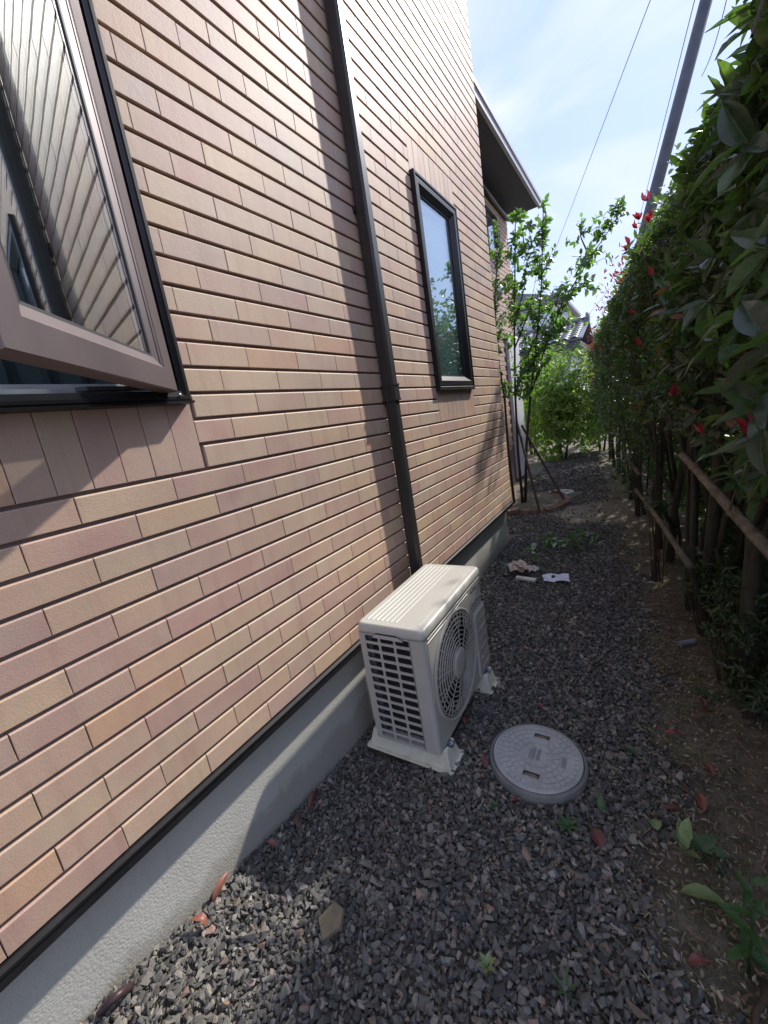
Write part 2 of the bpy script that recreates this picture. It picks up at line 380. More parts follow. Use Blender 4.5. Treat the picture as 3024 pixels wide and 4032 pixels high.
# ------------------------------------------------------------------ ground
FOOT = [(-2, .10), (.135, .112), (.313, .072), (.543, .030), (.85, -.017), (1.26, -.05), (2.0, -.045), (3.5, .018), (4.25, .037), (6, .0), (20, 0)]
FX = np.array([a for a, b in FOOT]); FZ = np.array([b for a, b in FOOT])
def hgt(x, y):
    x = np.asarray(x, float); y = np.asarray(y, float)
    t = np.clip((.50 - x) / .50, 0, 1); t = t * t * (3 - 2 * t)
    near = np.clip((x + 3) / 2.0, 0, 1)
    z = np.interp(y, FX, FZ) * t * near
    z = z + .010 * np.sin(x * 5.1 + 1) * np.sin(y * 3.7) * np.clip((y + 1) / 2, 0, 1)
    return z
gx = np.concatenate([[-120, -40, -14, -6, -3, -1.5, -.8, -.4], np.arange(-.1, 3.01, .05), [3.6, 5, 9, 20, 50, 120]])
gy = np.concatenate([[-120, -40, -12, -4, -2, -1], np.arange(-.5, 4.01, .05), np.arange(4.1, 12.1, .1), [13, 16, 22, 35, 70, 160]])
GX, GY = np.meshgrid(gx, gy, indexing='ij')
inner = (np.abs(GX) < 4) & (GY > -1.5) & (GY < 12.2)
GZ = np.where(inner, hgt(GX, GY), 0.0) - .012
GZ += np.where(inner & (GX > 1.15), rng.normal(0, .0035, GX.shape), 0)
nx, ny = len(gx), len(gy); idx = np.arange(nx * ny).reshape(nx, ny)
q = np.stack([idx[:-1, :-1], idx[1:, :-1], idx[1:, 1:], idx[:-1, 1:]], -1).reshape(-1, 4)
ground = link('ground', np_mesh('ground', np.stack([GX, GY, GZ], -1), [q], m_soil, True))
tag(ground, 'brown mossy soil under the gravel and the hedge', 'ground', kind='structure')

# gravel: crushed stones, real geometry
def stone_protos(n, seed):
    import bmesh
    r = np.random.default_rng(seed); out_ = []
    for _ in range(n):
        bm = bmesh.new()
        pts = r.uniform(-1, 1, (11, 3)); pts /= np.maximum(np.abs(pts).max(1, keepdims=True), .01) ** .55; pts *= np.array([1.0, .95, .9])
        for p in pts: bm.verts.new(p)
        bmesh.ops.convex_hull(bm, input=bm.verts); bmesh.ops.delete(bm, geom=[v for v in bm.verts if not v.link_faces], context='VERTS')
        bmesh.ops.triangulate(bm, faces=bm.faces); bm.verts.index_update()
        out_.append((np.array([v.co[:] for v in bm.verts]), np.array([[v.index for v in f.verts] for f in bm.faces]))); bm.free()
    return out_
def gravel_edge(y):
    return np.interp(y, [-1, .8, 1.05, 1.31, 1.58, 2.05, 2.53, 3.21, 3.7, 4.9, 5.3, 6.4, 7.5, 11], [1.36, 1.30, 1.20, 1.22, 1.26, 1.22, 1.21, 1.18, 1.10, .95, .85, .72, .62, .25])
LID_C = (.797, 1.465); LID2_C = (.07, 6.78)
def stones(x0, x1, y0, y1, sp, smin, smax, seed, drop=0.0, lift=.2):
    r = np.random.default_rng(seed)
    X, Y = np.meshgrid(np.arange(x0, x1, sp), np.arange(y0, y1, sp)); X = X.ravel(); Y = Y.ravel()
    X = X + r.uniform(-.55, .55, len(X)) * sp; Y = Y + r.uniform(-.55, .55, len(Y)) * sp
    e = gravel_edge(Y) + .05 * np.sin(Y * 9.3) + .03 * np.sin(Y * 23 + 1) + r.normal(0, .035, len(X))
    keep = (X < e) & (X > -.055 + np.where(Y > 4.3, -.6, 0)) & (r.random(len(X)) > drop)
    keep &= (X - LID_C[0]) ** 2 + (Y - LID_C[1]) ** 2 > .2 ** 2
    keep &= (X - LID2_C[0]) ** 2 + (Y - LID2_C[1]) ** 2 > .2 ** 2
    # sandy bare patch and the planting bed are left free
    sandy = ((X - .66) / .52) ** 2 + ((Y - 5.62) / .62) ** 2 + .25 * np.sin(X * 11) * np.sin(Y * 9) < .85 + r.normal(0, .12, len(X))
    keep &= ~(sandy & (r.random(len(X)) < .93))
    bed = (Y > 5.45) & (Y < 6.9) & (X < .02 + (Y - 5.45) * .28) & (Y < 6.75 + X)
    keep &= ~bed
    for (bx0, bx1, by0, by1) in ((.065, .475, 1.275, 1.395), (.065, .475, 1.835, 1.95)):
        keep &= ~((X > bx0) & (X < bx1) & (Y > by0) & (Y < by1))
    return X[keep], Y[keep], np.clip(r.lognormal(math.log((smin + smax) / 2), .30, keep.sum()) * .93, smin * .6, smax * 1.35), r
def rand_rot(n, r, tilt):
    a = r.uniform(0, 2 * np.pi, n); ax = r.normal(0, tilt, n); ay = r.normal(0, tilt, n)
    ca, sa = np.cos(a), np.sin(a); cx, sx = np.cos(ax), np.sin(ax); cy, sy = np.cos(ay), np.sin(ay)
    Z = np.zeros(n); O = np.ones(n)
    Rz = np.stack([ca, -sa, Z, sa, ca, Z, Z, Z, O], -1).reshape(n, 3, 3)
    Rx = np.stack([O, Z, Z, Z, cx, -sx, Z, sx, cx], -1).reshape(n, 3, 3)
    Ry = np.stack([cy, Z, sy, Z, O, Z, -sy, Z, cy], -1).reshape(n, 3, 3)
    return Rx @ Ry @ Rz
allv, allf, allr, base = [], [], [], 0
for (x0, x1, y0, y1, sp, s0, s1, seed, drop, lift) in (
        (-.06, 1.42, -.15, 1.9, .0130, .0068, .0115, 1, 0, .0), (-.06, 1.42, -.15, 2.4, .0195, .007, .0138, 2, .25, .005),
        (-.06, 1.40, 1.9, 4.6, .0155, .0078, .0125, 3, 0, .0), (-.06, 1.40, 2.4, 4.6, .027, .009, .0135, 4, .3, .005),
        (-1.0, 1.2, 4.6, 7.2, .0205, .0100, .0150, 5, 0, .0), (-1.0, 1.0, 7.2, 11.5, .030, .014, .021, 6, 0, 0)):
    X, Y, S, r = stones(x0, x1, y0, y1, sp, s0, s1, seed, drop)
    n = len(X); PR = stone_protos(20, seed)
    k = r.integers(0, 20, n)
    sc = np.stack([S * r.uniform(.85, 1.4, n), S * r.uniform(.7, 1.05, n), S * r.uniform(.5, .9, n)], -1)
    Rm = rand_rot(n, r, .5); z = hgt(X, Y) + lift + S * r.uniform(-.15, .55, n); cen = np.stack([X, Y, z], -1); rn_ = r.random(n)
    for j in range(20):
        m = k == j; pv, pf = PR[j]; c = m.sum(); nv = len(pv)
        v = np.einsum('nij,nkj->nki', Rm[m], pv[None] * sc[m][:, None, :]) + cen[m][:, None, :]
        allv.append(v.reshape(-1, 3)); allf.append((pf[None] + (base + nv * np.arange(c))[:, None, None]).reshape(-1, 3)); base += nv * c
        allr.append(np.repeat(rn_[m], nv))
gravel = link('gravel', np_mesh('gravel', np.concatenate(allv), [np.concatenate(allf)], m_stone, False, np.concatenate(allr)))
tag(gravel, 'dark grey crushed stone gravel covering the alley floor', 'gravel', kind='stuff')

# ------------------------------------------------------------------ the house
house = empty('house', (-.06, 1.5, 0))
HL = Vector((-.06, 1.5, 0))
tag(house, 'house clad in beige and pink brick-pattern siding above a grey stucco base', 'house')
def hpart(mb, name, mat, parent=None, **kw):
    o = mb.build(name, mat, parent or house, **kw)
    if parent is None or parent is house: o.location = -HL
    return o
PITCH, ZG0 = .0802, .404
W1 = (.098, .794, 1.660, 2.970); W2 = (2.690, 3.405, 1.667, 3.000)
YEND, ZTOP = 4.285, 6.06
# siding base sheet with the two openings
sb = MB()
ycut = [-2.5, W1[0] + .01, W1[1] - .01, W2[0] + .01, W2[1] - .01, YEND - .012]
for i in range(5):
    y0, y1 = ycut[i], ycut[i + 1]
    hole = W1 if i == 1 else W2 if i == 3 else None
    if hole is None: sb.box(-.10, -.011, y0, y1, .46, ZTOP)
    else:
        sb.box(-.10, -.011, y0, y1, .46, hole[2] + .01); sb.box(-.10, -.011, y0, y1, hole[3] - .01, ZTOP)
siding = hpart(sb, 'siding', m_groove)
hpart(MB().box(-6.0, -.101, YEND - .10, YEND - .012, .46, ZTOP), 'end_wall', m_brick_i)
hpart(MB().box(-6.0, -.102, -2.5, -2.4, 0, ZTOP), 'rear_wall', m_white)
# single brick-shaped tiles
def tile_mesh(L, H, vert=False, d=.0125):
    bt, be, g = (.0040, .0012, .0010)
    y0, y1, z0, z1 = -L / 2 + g, L / 2 - g, -H / 2, H / 2
    if vert: bt = .0012
    # front loop inset, side loop
    b = MB()
    f = [(0, y0 + be, z0 + be * 1.5), (0, y1 - be, z0 + be * 1.5), (0, y1 - be, z1 - bt), (0, y0 + be, z1 - bt)]
    s_ = [(-be, y0, z0), (-be, y1, z0), (-bt * .8, y1, z1), (-bt * .8, y0, z1)]
    k = [(-d, y0, z0), (-d, y1, z0), (-d, y1, z1), (-d, y0, z1)]
    b.add(f + s_ + k, [(0, 1, 2, 3)] + [(i, 4 + i, 4 + (i + 1) % 4, (i + 1) % 4) for i in range(4)] + [(4 + i, 8 + i, 8 + (i + 1) % 4, 4 + (i + 1) % 4) for i in range(4)])
    return b
tiles = []      # (y, z, L, H, vertical)
LB = .2605
nrow = int((ZTOP - .484) / PITCH)
for n in range(1, nrow + 1):
    z0 = ZG0 + PITCH * n; zc = z0 + PITCH / 2
    if zc > ZTOP - .03: continue
    # which rectangles of the wall does the row lose
    cut = []
    if W1[2] - .03 < zc < W1[3]: cut.append((W1[0] - .02, W1[1] + .004))
    if 1.4466 < zc < W1[2]: cut.append((-.005, .811))
    if W2[2] - .03 < zc < W2[3]: cut.append((W2[0] + .0, W2[1] + .0))
    if 1.4466 < zc < W2[2] or W2[3] < zc < 3.211: cut.append((2.700, 3.440))
    off = (1.735 if (n % 2) == 0 else 1.605) % LB
    y = off - LB * 4
    seam = lambda q: .850 if abs(q - .8235) < .02 and W1[2] < zc < W1[3] else q     # cut tile beside the window
    while y < YEND:
        segs = [(max(seam(y), -.75), min(seam(y + LB), YEND))]
        for a, b_ in cut:
            ns = []
            for s0, s1 in segs:
                if s1 <= a or s0 >= b_: ns.append((s0, s1)); continue
                if s0 < a: ns.append((s0, a))
                if s1 > b_: ns.append((b_, s1))
            segs = ns
        for s0, s1 in segs:
            if s1 - s0 > .014: tiles.append(((s0 + s1) / 2, zc, s1 - s0, PITCH - .0105, False))
        y += LB
for k in range(10):
    tiles.append((-.005 + .0816 * (k + .5), (1.4466 + .005 + 1.664) / 2, .0816, 1.664 - 1.4516, True))
for k in range(9):
    yy = 2.700 + .74 / 9 * (k + .5)
    tiles.append((yy, (1.4516 + 1.672) / 2, .74 / 9, 1.672 - 1.4516, True))
    tiles.append((yy, (2.995 + 3.206) / 2, .74 / 9, 3.206 - 2.995, True))
TA = np.array([(t[0], t[1], t[2], t[3]) for t in tiles])
u, v_, dz = proj(np.stack([np.zeros(len(TA)), TA[:, 0], TA[:, 1]], -1))
vis = (u > -90) & (u < W_PX + 90) & (v_ > -90) & (v_ < H_PX + 90) & (dz > .1)
# seen size: area over depth squared times the tilt of the face
ray = np.stack([np.full(len(TA), 0 - CAM[0]), TA[:, 0] - CAM[1], TA[:, 1] - CAM[2]], -1); rl = np.linalg.norm(ray, axis=1)
size = np.where(vis, TA[:, 2] * TA[:, 3] * (CAM[0] / rl) / np.maximum(dz, .1) ** 2, 0)
order = np.argsort(-size); single = set(order[:300].tolist())
cache = {}; jv = MB()
for i, (y, z, L, H, vert) in enumerate(tiles):
    if size[i] <= 0 and (y < -.5): continue
    x = R_.uniform(-.0008, .0008)
    if i in single:
        key = (round(L, 4), round(H, 4), vert)
        if key not in cache: cache[key] = tile_mesh(L, H, vert).mesh('brick'); cache[key].materials.append(m_brick)
        o = link('brick', cache[key], siding); o.location = (x, y, z)
    else:
        t = tile_mesh(L, H, vert); jv.add([(p[0] + x, p[1] + y, p[2] + z) for p in t.v], t.f)
rest = jv.build('bricks_beyond', m_brick_i, siding); rest['kind'] = 'stuff'
# a bit of chipped joint filler and the dark butt joints come from the gaps themselves
fnd = MB().box(-.35, -.06, -2.5, YEND - .03, -.35, .458)
hpart(fnd, 'foundation', m_stucco, bevel=.004)
fl = [(-.075, .444), (-.004, .438), (.012, .441), (.0125, .468), (.0165, .472), (.0165, .479), (.004, .484), (-.075, .485)]
hpart(MB().prism(fl, -2.5, YEND + .005, 'y'), 'flashing', m_flash)
hpart(MB().box(-6.3, .42, -2.9, YEND + .42, ZTOP, ZTOP + .14), 'roof_edge', m_soffit)

# downpipe
dp = MB()
def pipe_prof(yc, xc, wy, wx, ch):
    return [(xc - wx, yc - wy + ch), (xc - wx + ch, yc - wy), (xc + wx - ch, yc - wy), (xc + wx, yc - wy + ch), (xc + wx, yc + wy - ch), (xc + wx - ch, yc + wy), (xc - wx + ch, yc + wy), (xc - wx, yc + wy - ch)]
dp.prism([(p[0], p[1]) for p in pipe_prof(1.992, .044, .029, .034, .010)], -.02, 1.655, 'z')
dp.prism([(p[0], p[1]) for p in pipe_prof(1.992, .044, .033, .036, .011)], 1.656, ZTOP - .01, 'z')
pipe = hpart(dp, 'downpipe', m_pipe)
cl = MB(); cl.prism(pipe_prof(1.992, .044, .037, .041, .012), 1.615, 1.695, 'z')
cl.prism(pipe_prof(1.992, .044, .040, .044, .012), 1.612, 1.622, 'z'); cl.prism(pipe_prof(1.992, .044, .040, .044, .012), 1.690, 1.699, 'z')
cl.build('collar', m_pipe, pipe)
MB().box(.052, .060, 1.9535, 1.9560, 1.646, 1.664).build('screw_slot', m_gasket, pipe)
for zc in (.30, 2.55, 3.75):
    MB().box(-.012, .012, 1.955, 2.03, zc - .012, zc + .012).build('bracket', m_pipe, pipe)

# window 2: fixed narrow window
w2 = hpart(MB().ring(W2[0], W2[1], W2[2], W2[3], [(0, -.02), (0, .028), (.004, .031), (.017, .031), (.020, .028), (.020, -.02)]), 'window', m_frame)
tag(w2, 'tall narrow window beyond the downpipe')
MB().ring(W2[0] + .024, W2[1] - .024, W2[2] + .026, W2[3] - .024, [(0, -.05), (0, .024), (.004, .027), (.034, .027), (.040, .022), (.072, -.004), (.072, -.05)]).build('sash_frame', m_frame, w2)
MB().ring(W2[0] + .094, W2[1] - .094, W2[2] + .096, W2[3] - .094, [(0, -.02), (0, -.002), (.006, -.003), (.006, -.02)]).build('gasket', m_gasket, w2)
MB().box(-.016, -.010, W2[0] + .094, W2[1] - .094, W2[2] + .096, W2[3] - .094).build('pane', m_glass, w2)
MB().box(.0, .034, W2[0] - .002, W2[1] + .004, W2[2] - .006, W2[2] - .0005).build('sill_lip', m_frame, w2)
MB().box(-.034, -.028, W2[0] + .075, W2[1] - .075, W2[2] + .075, W2[3] - .075).build('inner_pane', m_blind, w2)
rm = MB()
rm.box(-1.8, -1.75, 2.3, 3.9, 1.2, 3.4); rm.box(-1.75, -.105, 2.3, 2.35, 1.2, 3.4); rm.box(-1.75, -.105, 3.85, 3.9, 1.2, 3.4); rm.box(-1.75, -.105, 2.35, 3.85, 1.2, 1.25); rm.box(-1.75, -.105, 2.35, 3.85, 3.35, 3.4)
hpart(rm, 'room', m_room)

# window 1: casement standing open
w1 = hpart(MB().ring(W1[0], W1[1], W1[2], W1[3], [(0, -.09), (0, .040), (.004, .044), (.012, .044), (.015, .040), (.028, .038), (.030, -.09)]), 'window', m_frame)
tag(w1, 'open casement window close to the camera')
MB().box(-.02, .046, W1[0] - .004, W1[1] + .006, W1[2] - .008, W1[2] - .001).build('sill_lip', m_frame, w1)
MB().box(.000, .018, W1[0] + .03, W1[1] - .16, W1[2] + .0315, W1[2] + .042).build('sill_rail', m_rail, w1)
MB().box(-.045, -.012, W1[0] + .03, W1[1] - .03, W1[2] + .0315, W1[2] + .058).build('inner_rail', m_rail, w1)
st = MB().prism([(.60, .0), (.745, .0), (.745, .010), (.63, .010)], .012, .030, 'x')
arm = MB(); arm.add([(.020, .745, 1.694), (.036, .745, 1.694), (.036, .52, 1.694), (.020, .50, 1.694), (.020, .745, 1.704), (.036, .745, 1.704), (.036, .52, 1.704), (.020, .50, 1.704)],
                    [(0, 3, 2, 1), (4, 5, 6, 7), (0, 1, 5, 4), (1, 2, 6, 5), (2, 3, 7, 6), (3, 0, 4, 7)])
arm.box(.036, .052, .60, .72, 1.692, 1.699)
arm.build('stay_arm', m_blk, w1)
MB().lathe([(.004, 0), (.004, .003), (.002, .004)], 10, (.044, .757, 1.676), 'x').build('screw', m_bolt, w1)
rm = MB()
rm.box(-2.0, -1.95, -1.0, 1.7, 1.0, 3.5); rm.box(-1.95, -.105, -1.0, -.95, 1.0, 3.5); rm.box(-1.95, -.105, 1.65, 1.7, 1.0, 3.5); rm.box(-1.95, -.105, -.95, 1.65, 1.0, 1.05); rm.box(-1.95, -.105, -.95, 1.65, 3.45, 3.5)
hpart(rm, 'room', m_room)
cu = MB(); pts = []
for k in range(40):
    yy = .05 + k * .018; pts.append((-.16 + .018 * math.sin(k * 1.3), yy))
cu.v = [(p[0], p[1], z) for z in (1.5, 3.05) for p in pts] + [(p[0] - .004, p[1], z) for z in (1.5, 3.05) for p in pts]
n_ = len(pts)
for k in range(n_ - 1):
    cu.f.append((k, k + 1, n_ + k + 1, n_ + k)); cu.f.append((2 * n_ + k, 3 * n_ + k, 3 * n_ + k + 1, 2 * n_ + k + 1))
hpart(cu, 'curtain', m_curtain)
# sash in its own frame: local y runs from the hinge to the free edge (negative), local x is the outer normal
SW, SZ0, SZ1, TH = .632, 1.683, 2.945, math.radians(38.0)
sash = MB().ring(-SW, 0, SZ0, SZ1, [(0, -.022), (0, .016), (.003, .019), (.058, .019), (.062, .016), (.086, .004), (.086, -.006), (.066, -.022)]).build('sash', m_sash, w1)
sash.location = (.046, .732, 0); sash.rotation_euler = (0, 0, TH)
def spart(mb, name, mat):
    o = mb.build(name, mat, w1); o.location = sash.location; o.rotation_euler = sash.rotation_euler; return o
spart(MB().ring(-SW + .084, -.084, SZ0 + .084, SZ1 - .084, [(0, -.008), (0, .005), (.007, .004), (.009, -.008)]), 'gasket', m_gasket)
spart(MB().box(-.004, .001, -SW + .086, -.086, SZ0 + .086, SZ1 - .086), 'pane', m_glass2)
spart(MB().box(.0195, .0205, -.064, -.062, SZ0 + .06, SZ1 - .06), 'seam', m_gasket)
spart(MB().box(-.014, -.010, -.092, -.080, SZ0 + .09, SZ1 - .09), 'spacer', m_rail)

# far, set-back wing of the same house
XW = -.90
hpart(MB().box(-5.0, XW - .012, YEND + .0, 8.85, -.2, 4.97), 'wing_wall', m_groove)
tb = MB()
for n in range(3, int((4.95 - ZG0) / PITCH)):
    zc = ZG0 + PITCH * (n + .5); off = (1.735 if n % 2 == 0 else 1.605) % LB; y = off + LB * 24
    while y < 8.84:
        s0, s1 = max(y, 6.0), min(y + LB, 8.84)
        if s1 - s0 > .02 and not (7.35 < (s0 + s1) / 2 < 7.98 and 3.95 < zc < 4.62) and not (s0 > 7.85 and zc < 2.7):
            t = tile_mesh(s1 - s0, PITCH - .0105); tb.add([(p[0] + XW, p[1] + (s0 + s1) / 2, p[2] + zc) for p in t.v], t.f)
        y += LB
o = hpart(tb, 'bricks_of_wing', m_brick_i); o['kind'] = 'stuff'
hpart(MB().box(XW - .01, XW + .05, 8.02, 8.80, .05, 2.75), 'white_panel', m_white, bevel=.01)
hpart(MB().box(-3.0, -.39, YEND + .05, 9.20, 4.985, 5.0), 'soffit', m_soffit)
ev = hpart(MB().prism([(-.40, 4.965), (-.355, 4.965), (-.355, 5.05), (-.335, 5.055), (-.335, 5.11), (-.40, 5.115)], YEND + .05, 9.25, 'y'), 'eave_fascia', m_roofedge)
hpart(MB().prism([(-.42, 5.0), (-.40, 5.116), (-3.0, 5.9), (-3.0, 5.7)], YEND + .05, 9.22, 'y'), 'wing_roof', m_tile)
ww = hpart(MB().ring(7.36, 7.97, 3.96, 4.61, [(0, 0), (0, .04), (.03, .04), (.045, .01), (.045, 0)]).ring(7.36, 7.97, 3.96, 4.61, [(0, -.09), (0, -.012 + .012), (.02, 0), (.02, -.09)]), 'window', m_frame, None)
tag(ww, 'small window under the far eave')
MB().box(XW - .02 - XW, .0, 7.40, 7.93, 4.0, 4.57).build('pane', m_glass, ww)
ww.location = Vector((XW + .012, 0, 0)) - HL
hpart(MB().tube([(XW + .05, 6.3, 4.86), (XW + .05, 8.75, 4.80)], .035, 8), 'gutter_pipe', m_pipe, smooth=True)
vh = MB(); vh.lathe([(.0, .10), (.05, .095), (.085, .07), (.10, .03), (.10, .0)], 16, (XW, 7.78, 3.42), 'x', cap=False)
hpart(vh, 'vent_hood', m_rail, smooth=True)

# ------------------------------------------------------------------ outdoor unit
AC = empty('air_conditioner_unit', (.29, 1.605, 0), math.radians(.8))
tag(AC, 'ivory outdoor air conditioner unit with round fan grille beside the wall', 'air conditioner')
# local: x front (+.158), y length (+-.352)
X0, X1, Y0, Y1, ZB, ZT = -.158, .158, -.352, .352, .100, .645
def rrect(x0, x1, y0, y1, r, n=5):
    P = []
    for cx, cy, a0 in ((x1 - r, y1 - r, 0), (x0 + r, y1 - r, 90), (x0 + r, y0 + r, 180), (x1 - r, y0 + r, 270)):
        for k in range(n + 1):
            a = math.radians(a0 + 90 * k / n); P.append((cx + r * math.cos(a), cy + r * math.sin(a)))
    return P
# body shell: front panel with a round hole, corner posts, back and far side
FC_Y, FC_Z, FR = -.066, .370, .243
fp = MB()
NSEG = 64
def edgepoint(a):       # from the fan centre out to the rectangle of the front panel
    dy, dz_ = math.cos(a), math.sin(a); t = 1e9
    if dy > 1e-6: t = min(t, (Y1 - .020 - FC_Y) / dy)
    if dy < -1e-6: t = min(t, (Y0 + .020 - FC_Y) / dy)
    if dz_ > 1e-6: t = min(t, (ZT - FC_Z) / dz_)
    if dz_ < -1e-6: t = min(t, (ZB - FC_Z) / dz_)
    return (FC_Y + dy * t, FC_Z + dz_ * t)
angs = sorted([2 * math.pi * k / NSEG for k in range(NSEG)] + [math.atan2(z - FC_Z, y - FC_Y) % (2 * math.pi) for y in (Y0 + .02, Y1 - .02) for z in (ZB, ZT)])
NA = len(angs)
for a in angs: e = edgepoint(a); fp.v.append((X1, e[0], e[1]))
for a in angs: fp.v.append((X1, FC_Y + FR * math.cos(a), FC_Z + FR * math.sin(a)))
for a in angs: fp.v.append((X1 - .03, FC_Y + (FR - .004) * math.cos(a), FC_Z + (FR - .004) * math.sin(a)))
for k in range(NA):
    j = (k + 1) % NA
    fp.f.append((k, j, NA + j, NA + k)); fp.f.append((NA + k, NA + j, 2 * NA + j, 2 * NA + k))
front = fp.build('front_panel', m_ac2, AC)
# rounded vertical corners
cn = MB()
def post(cx, cy, a0, r, xa, ya):
    P = [(cx + r * math.cos(math.radians(a0 + 90 * k / 6)), cy + r * math.sin(math.radians(a0 + 90 * k / 6))) for k in range(7)]
    b0 = len(cn.v)
    for z in (ZB, ZT):
        for p in P: cn.v.append((p[0], p[1], z))
    for k in range(6): cn.f.append((b0 + k, b0 + k + 1, b0 + 7 + k + 1, b0 + 7 + k))
post(X1 - .020, Y1 - .020, 0, .020, 0, 0); cn.build('corner', m_ac2, AC, smooth=True); cn = MB()
post(X1 - .020, Y0 + .020, 270, .020, 0, 0)
# solid strip of the near side beside the front corner, back strip, far side and back
cn.build('corner', m_ac2, AC, smooth=True)
bd = MB()
bd.box(X0, X1 - .020, Y1 - .003, Y1, ZB, ZT)
bd.box(X0, X0 + .002, Y0 + .003, Y1 - .003, ZB, ZT)
bd.box(X0, X1 - .004, Y0 + .003, Y1 - .003, ZB + .001, ZB + .012)
bd.build('body', m_ac, AC)
# near-side grille: three columns of thirteen slots, cut as bars
gx_ = [(-.129, -.063), (-.053, .013), (.022, .088)]
gr = MB(); zs0, zp, zh = .1110, .0408, .0288
bars_x = [X0] + [c for ab in gx_ for c in ab] + [X1 - .020]
for k in range(0, len(bars_x), 2): gr.box(bars_x[k], bars_x[k + 1], Y0, Y0 + .005, ZB, ZT)
for (a, b_) in gx_:
    zz = ZB
    for k in range(13):
        z0 = zs0 + zp * k
        gr.box(a, b_, Y0 + .0006, Y0 + .0046, zz, z0); zz = z0 + zh
    gr.box(a, b_, Y0 + .0006, Y0 + .0046, zz, ZT)
    for k in range(13):     # rounded corners of the slots
        z0 = zs0 + zp * k; c = .0045
        for (px, pz, sx, sz) in ((a, z0, 1, 1), (b_, z0, -1, 1), (a, z0 + zh, 1, -1), (b_, z0 + zh, -1, -1)):
            gr.prism([(px, pz), (px + sx * c, pz), (px, pz + sz * c)], Y0 + .0008, Y0 + .0044, 'y')
grille = gr.build('side_grille', m_acgrey, AC)
MB().box(.0905, .0925, Y0 - .0012, Y0 - .0002, ZB + .006, ZT - .004).build('seam', m_acdark, grille)
ins = MB().box(-.10, .150, Y0 + .05, Y0 + .06, ZB + .02, ZT - .01).box(-.10, -.095, Y0 + .06, Y1 - .02, ZB + .02, ZT - .01).box(.132, .134, Y0 + .02, Y0 + .05, ZB + .02, ZT - .01)
ins.box(-.09, -.085, Y0 + .065, Y1 - .02, ZB + .02, ZT - .012); ins.build('inner_casing', m_acdark, AC)
MB().lathe([(FR - .003, X1 - .031), (FR - .006, X1 - .10), (.10, X1 - .15), (.0, X1 - .15)], 40, (0, FC_Y, FC_Z), 'x', cap=False).build('fan_duct', m_acdark, AC)
fn = MB()
for k in range(60):
    yy = Y0 + .02 + k * .011
    fn.box(-.145, -.110, yy, yy + .0025, ZB + .02, ZT - .02)
fn.build('condenser_fins', m_fin, AC)
fan = MB()
for k in range(3):
    a0 = 2.1 * k
    P = []
    for i in range(6):
        for j in range(5):
            r_ = .05 + .155 * i / 5; a = a0 + (.35 + .12 * i) * (j / 4) * 2.2
            P.append((X1 - .085 + .045 * (j / 4), FC_Y + r_ * math.cos(a), FC_Z + r_ * math.sin(a)))
    b0 = len(fan.v); fan.v += P; fan.v += [(p[0] - .003, p[1], p[2]) for p in P]
    for i in range(5):
        for j in range(4):
            q_ = (b0 + i * 5 + j, b0 + i * 5 + j + 1, b0 + (i + 1) * 5 + j + 1, b0 + (i + 1) * 5 + j); fan.f.append(q_); fan.f.append(tuple(x + 30 for x in q_[::-1]))
fan.lathe([(.055, -.10), (.055, -.035), (.03, -.025)], 20, (X1, FC_Y, FC_Z), 'x')
fan.build('fan', m_acdark, AC)
# round grille: rings, spokes, hub, raised collar
fg = MB()
xg = X1 + .003
dome = lambda r_: X1 + .004 + .016 * (1 - (r_ / FR) ** 2)
for k in range(8):
    r_ = .086 + k * .0205
    fg.lathe([(r_ - .0014, dome(r_) - .006), (r_ + .0014, dome(r_) - .006), (r_ + .0019, dome(r_)), (r_ - .0019, dome(r_)), (r_ - .0014, dome(r_) - .006)], 56, (0, FC_Y, FC_Z), 'x', cap=False)
def spoke(a, r0, r1, wd):
    c, s = math.cos(a), math.sin(a); n_ = 5
    for i in range(n_):
        ra, rb = r0 + (r1 - r0) * i / n_, r0 + (r1 - r0) * (i + 1) / n_
        P = []
        for r_ in (ra, rb):
            for sd in (-wd, wd):
                for dx_ in (-.006, -.0015): P.append((dome(r_) + dx_, FC_Y + r_ * c - sd * s, FC_Z + r_ * s + sd * c))
        fg.add(P, [(0, 1, 3, 2), (4, 6, 7, 5), (0, 4, 5, 1), (2, 3, 7, 6), (1, 5, 7, 3), (0, 2, 6, 4)])
for k in range(12): spoke(2 * math.pi * k / 12 + .26, .068, FR - .002, .0013)
for k in range(36): spoke(2 * math.pi * k / 36 + .09, .205, FR - .002, .0011)
for k in range(24): spoke(2 * math.pi * k / 24 + .13, .168, .206, .0009)
fg.lathe([(FR - .006, X1 - .006), (FR + .010, X1 + .0006), (FR + .010, X1 + .004), (FR + .002, X1 + .009), (FR - .004, X1 + .006), (FR - .006, X1 - .006)], 72, (0, FC_Y, FC_Z), 'x', cap=False)
fgr = fg.build('fan_grille', m_acgrey, AC)
MB().lathe([(.071, X1 + .008), (.071, X1 + .017), (.066, X1 + .0205), (.04, X1 + .0225), (.002, X1 + .023)], 40, (0, FC_Y, FC_Z), 'x', cap=False).build('hub', m_acgrey, fgr, smooth=True)
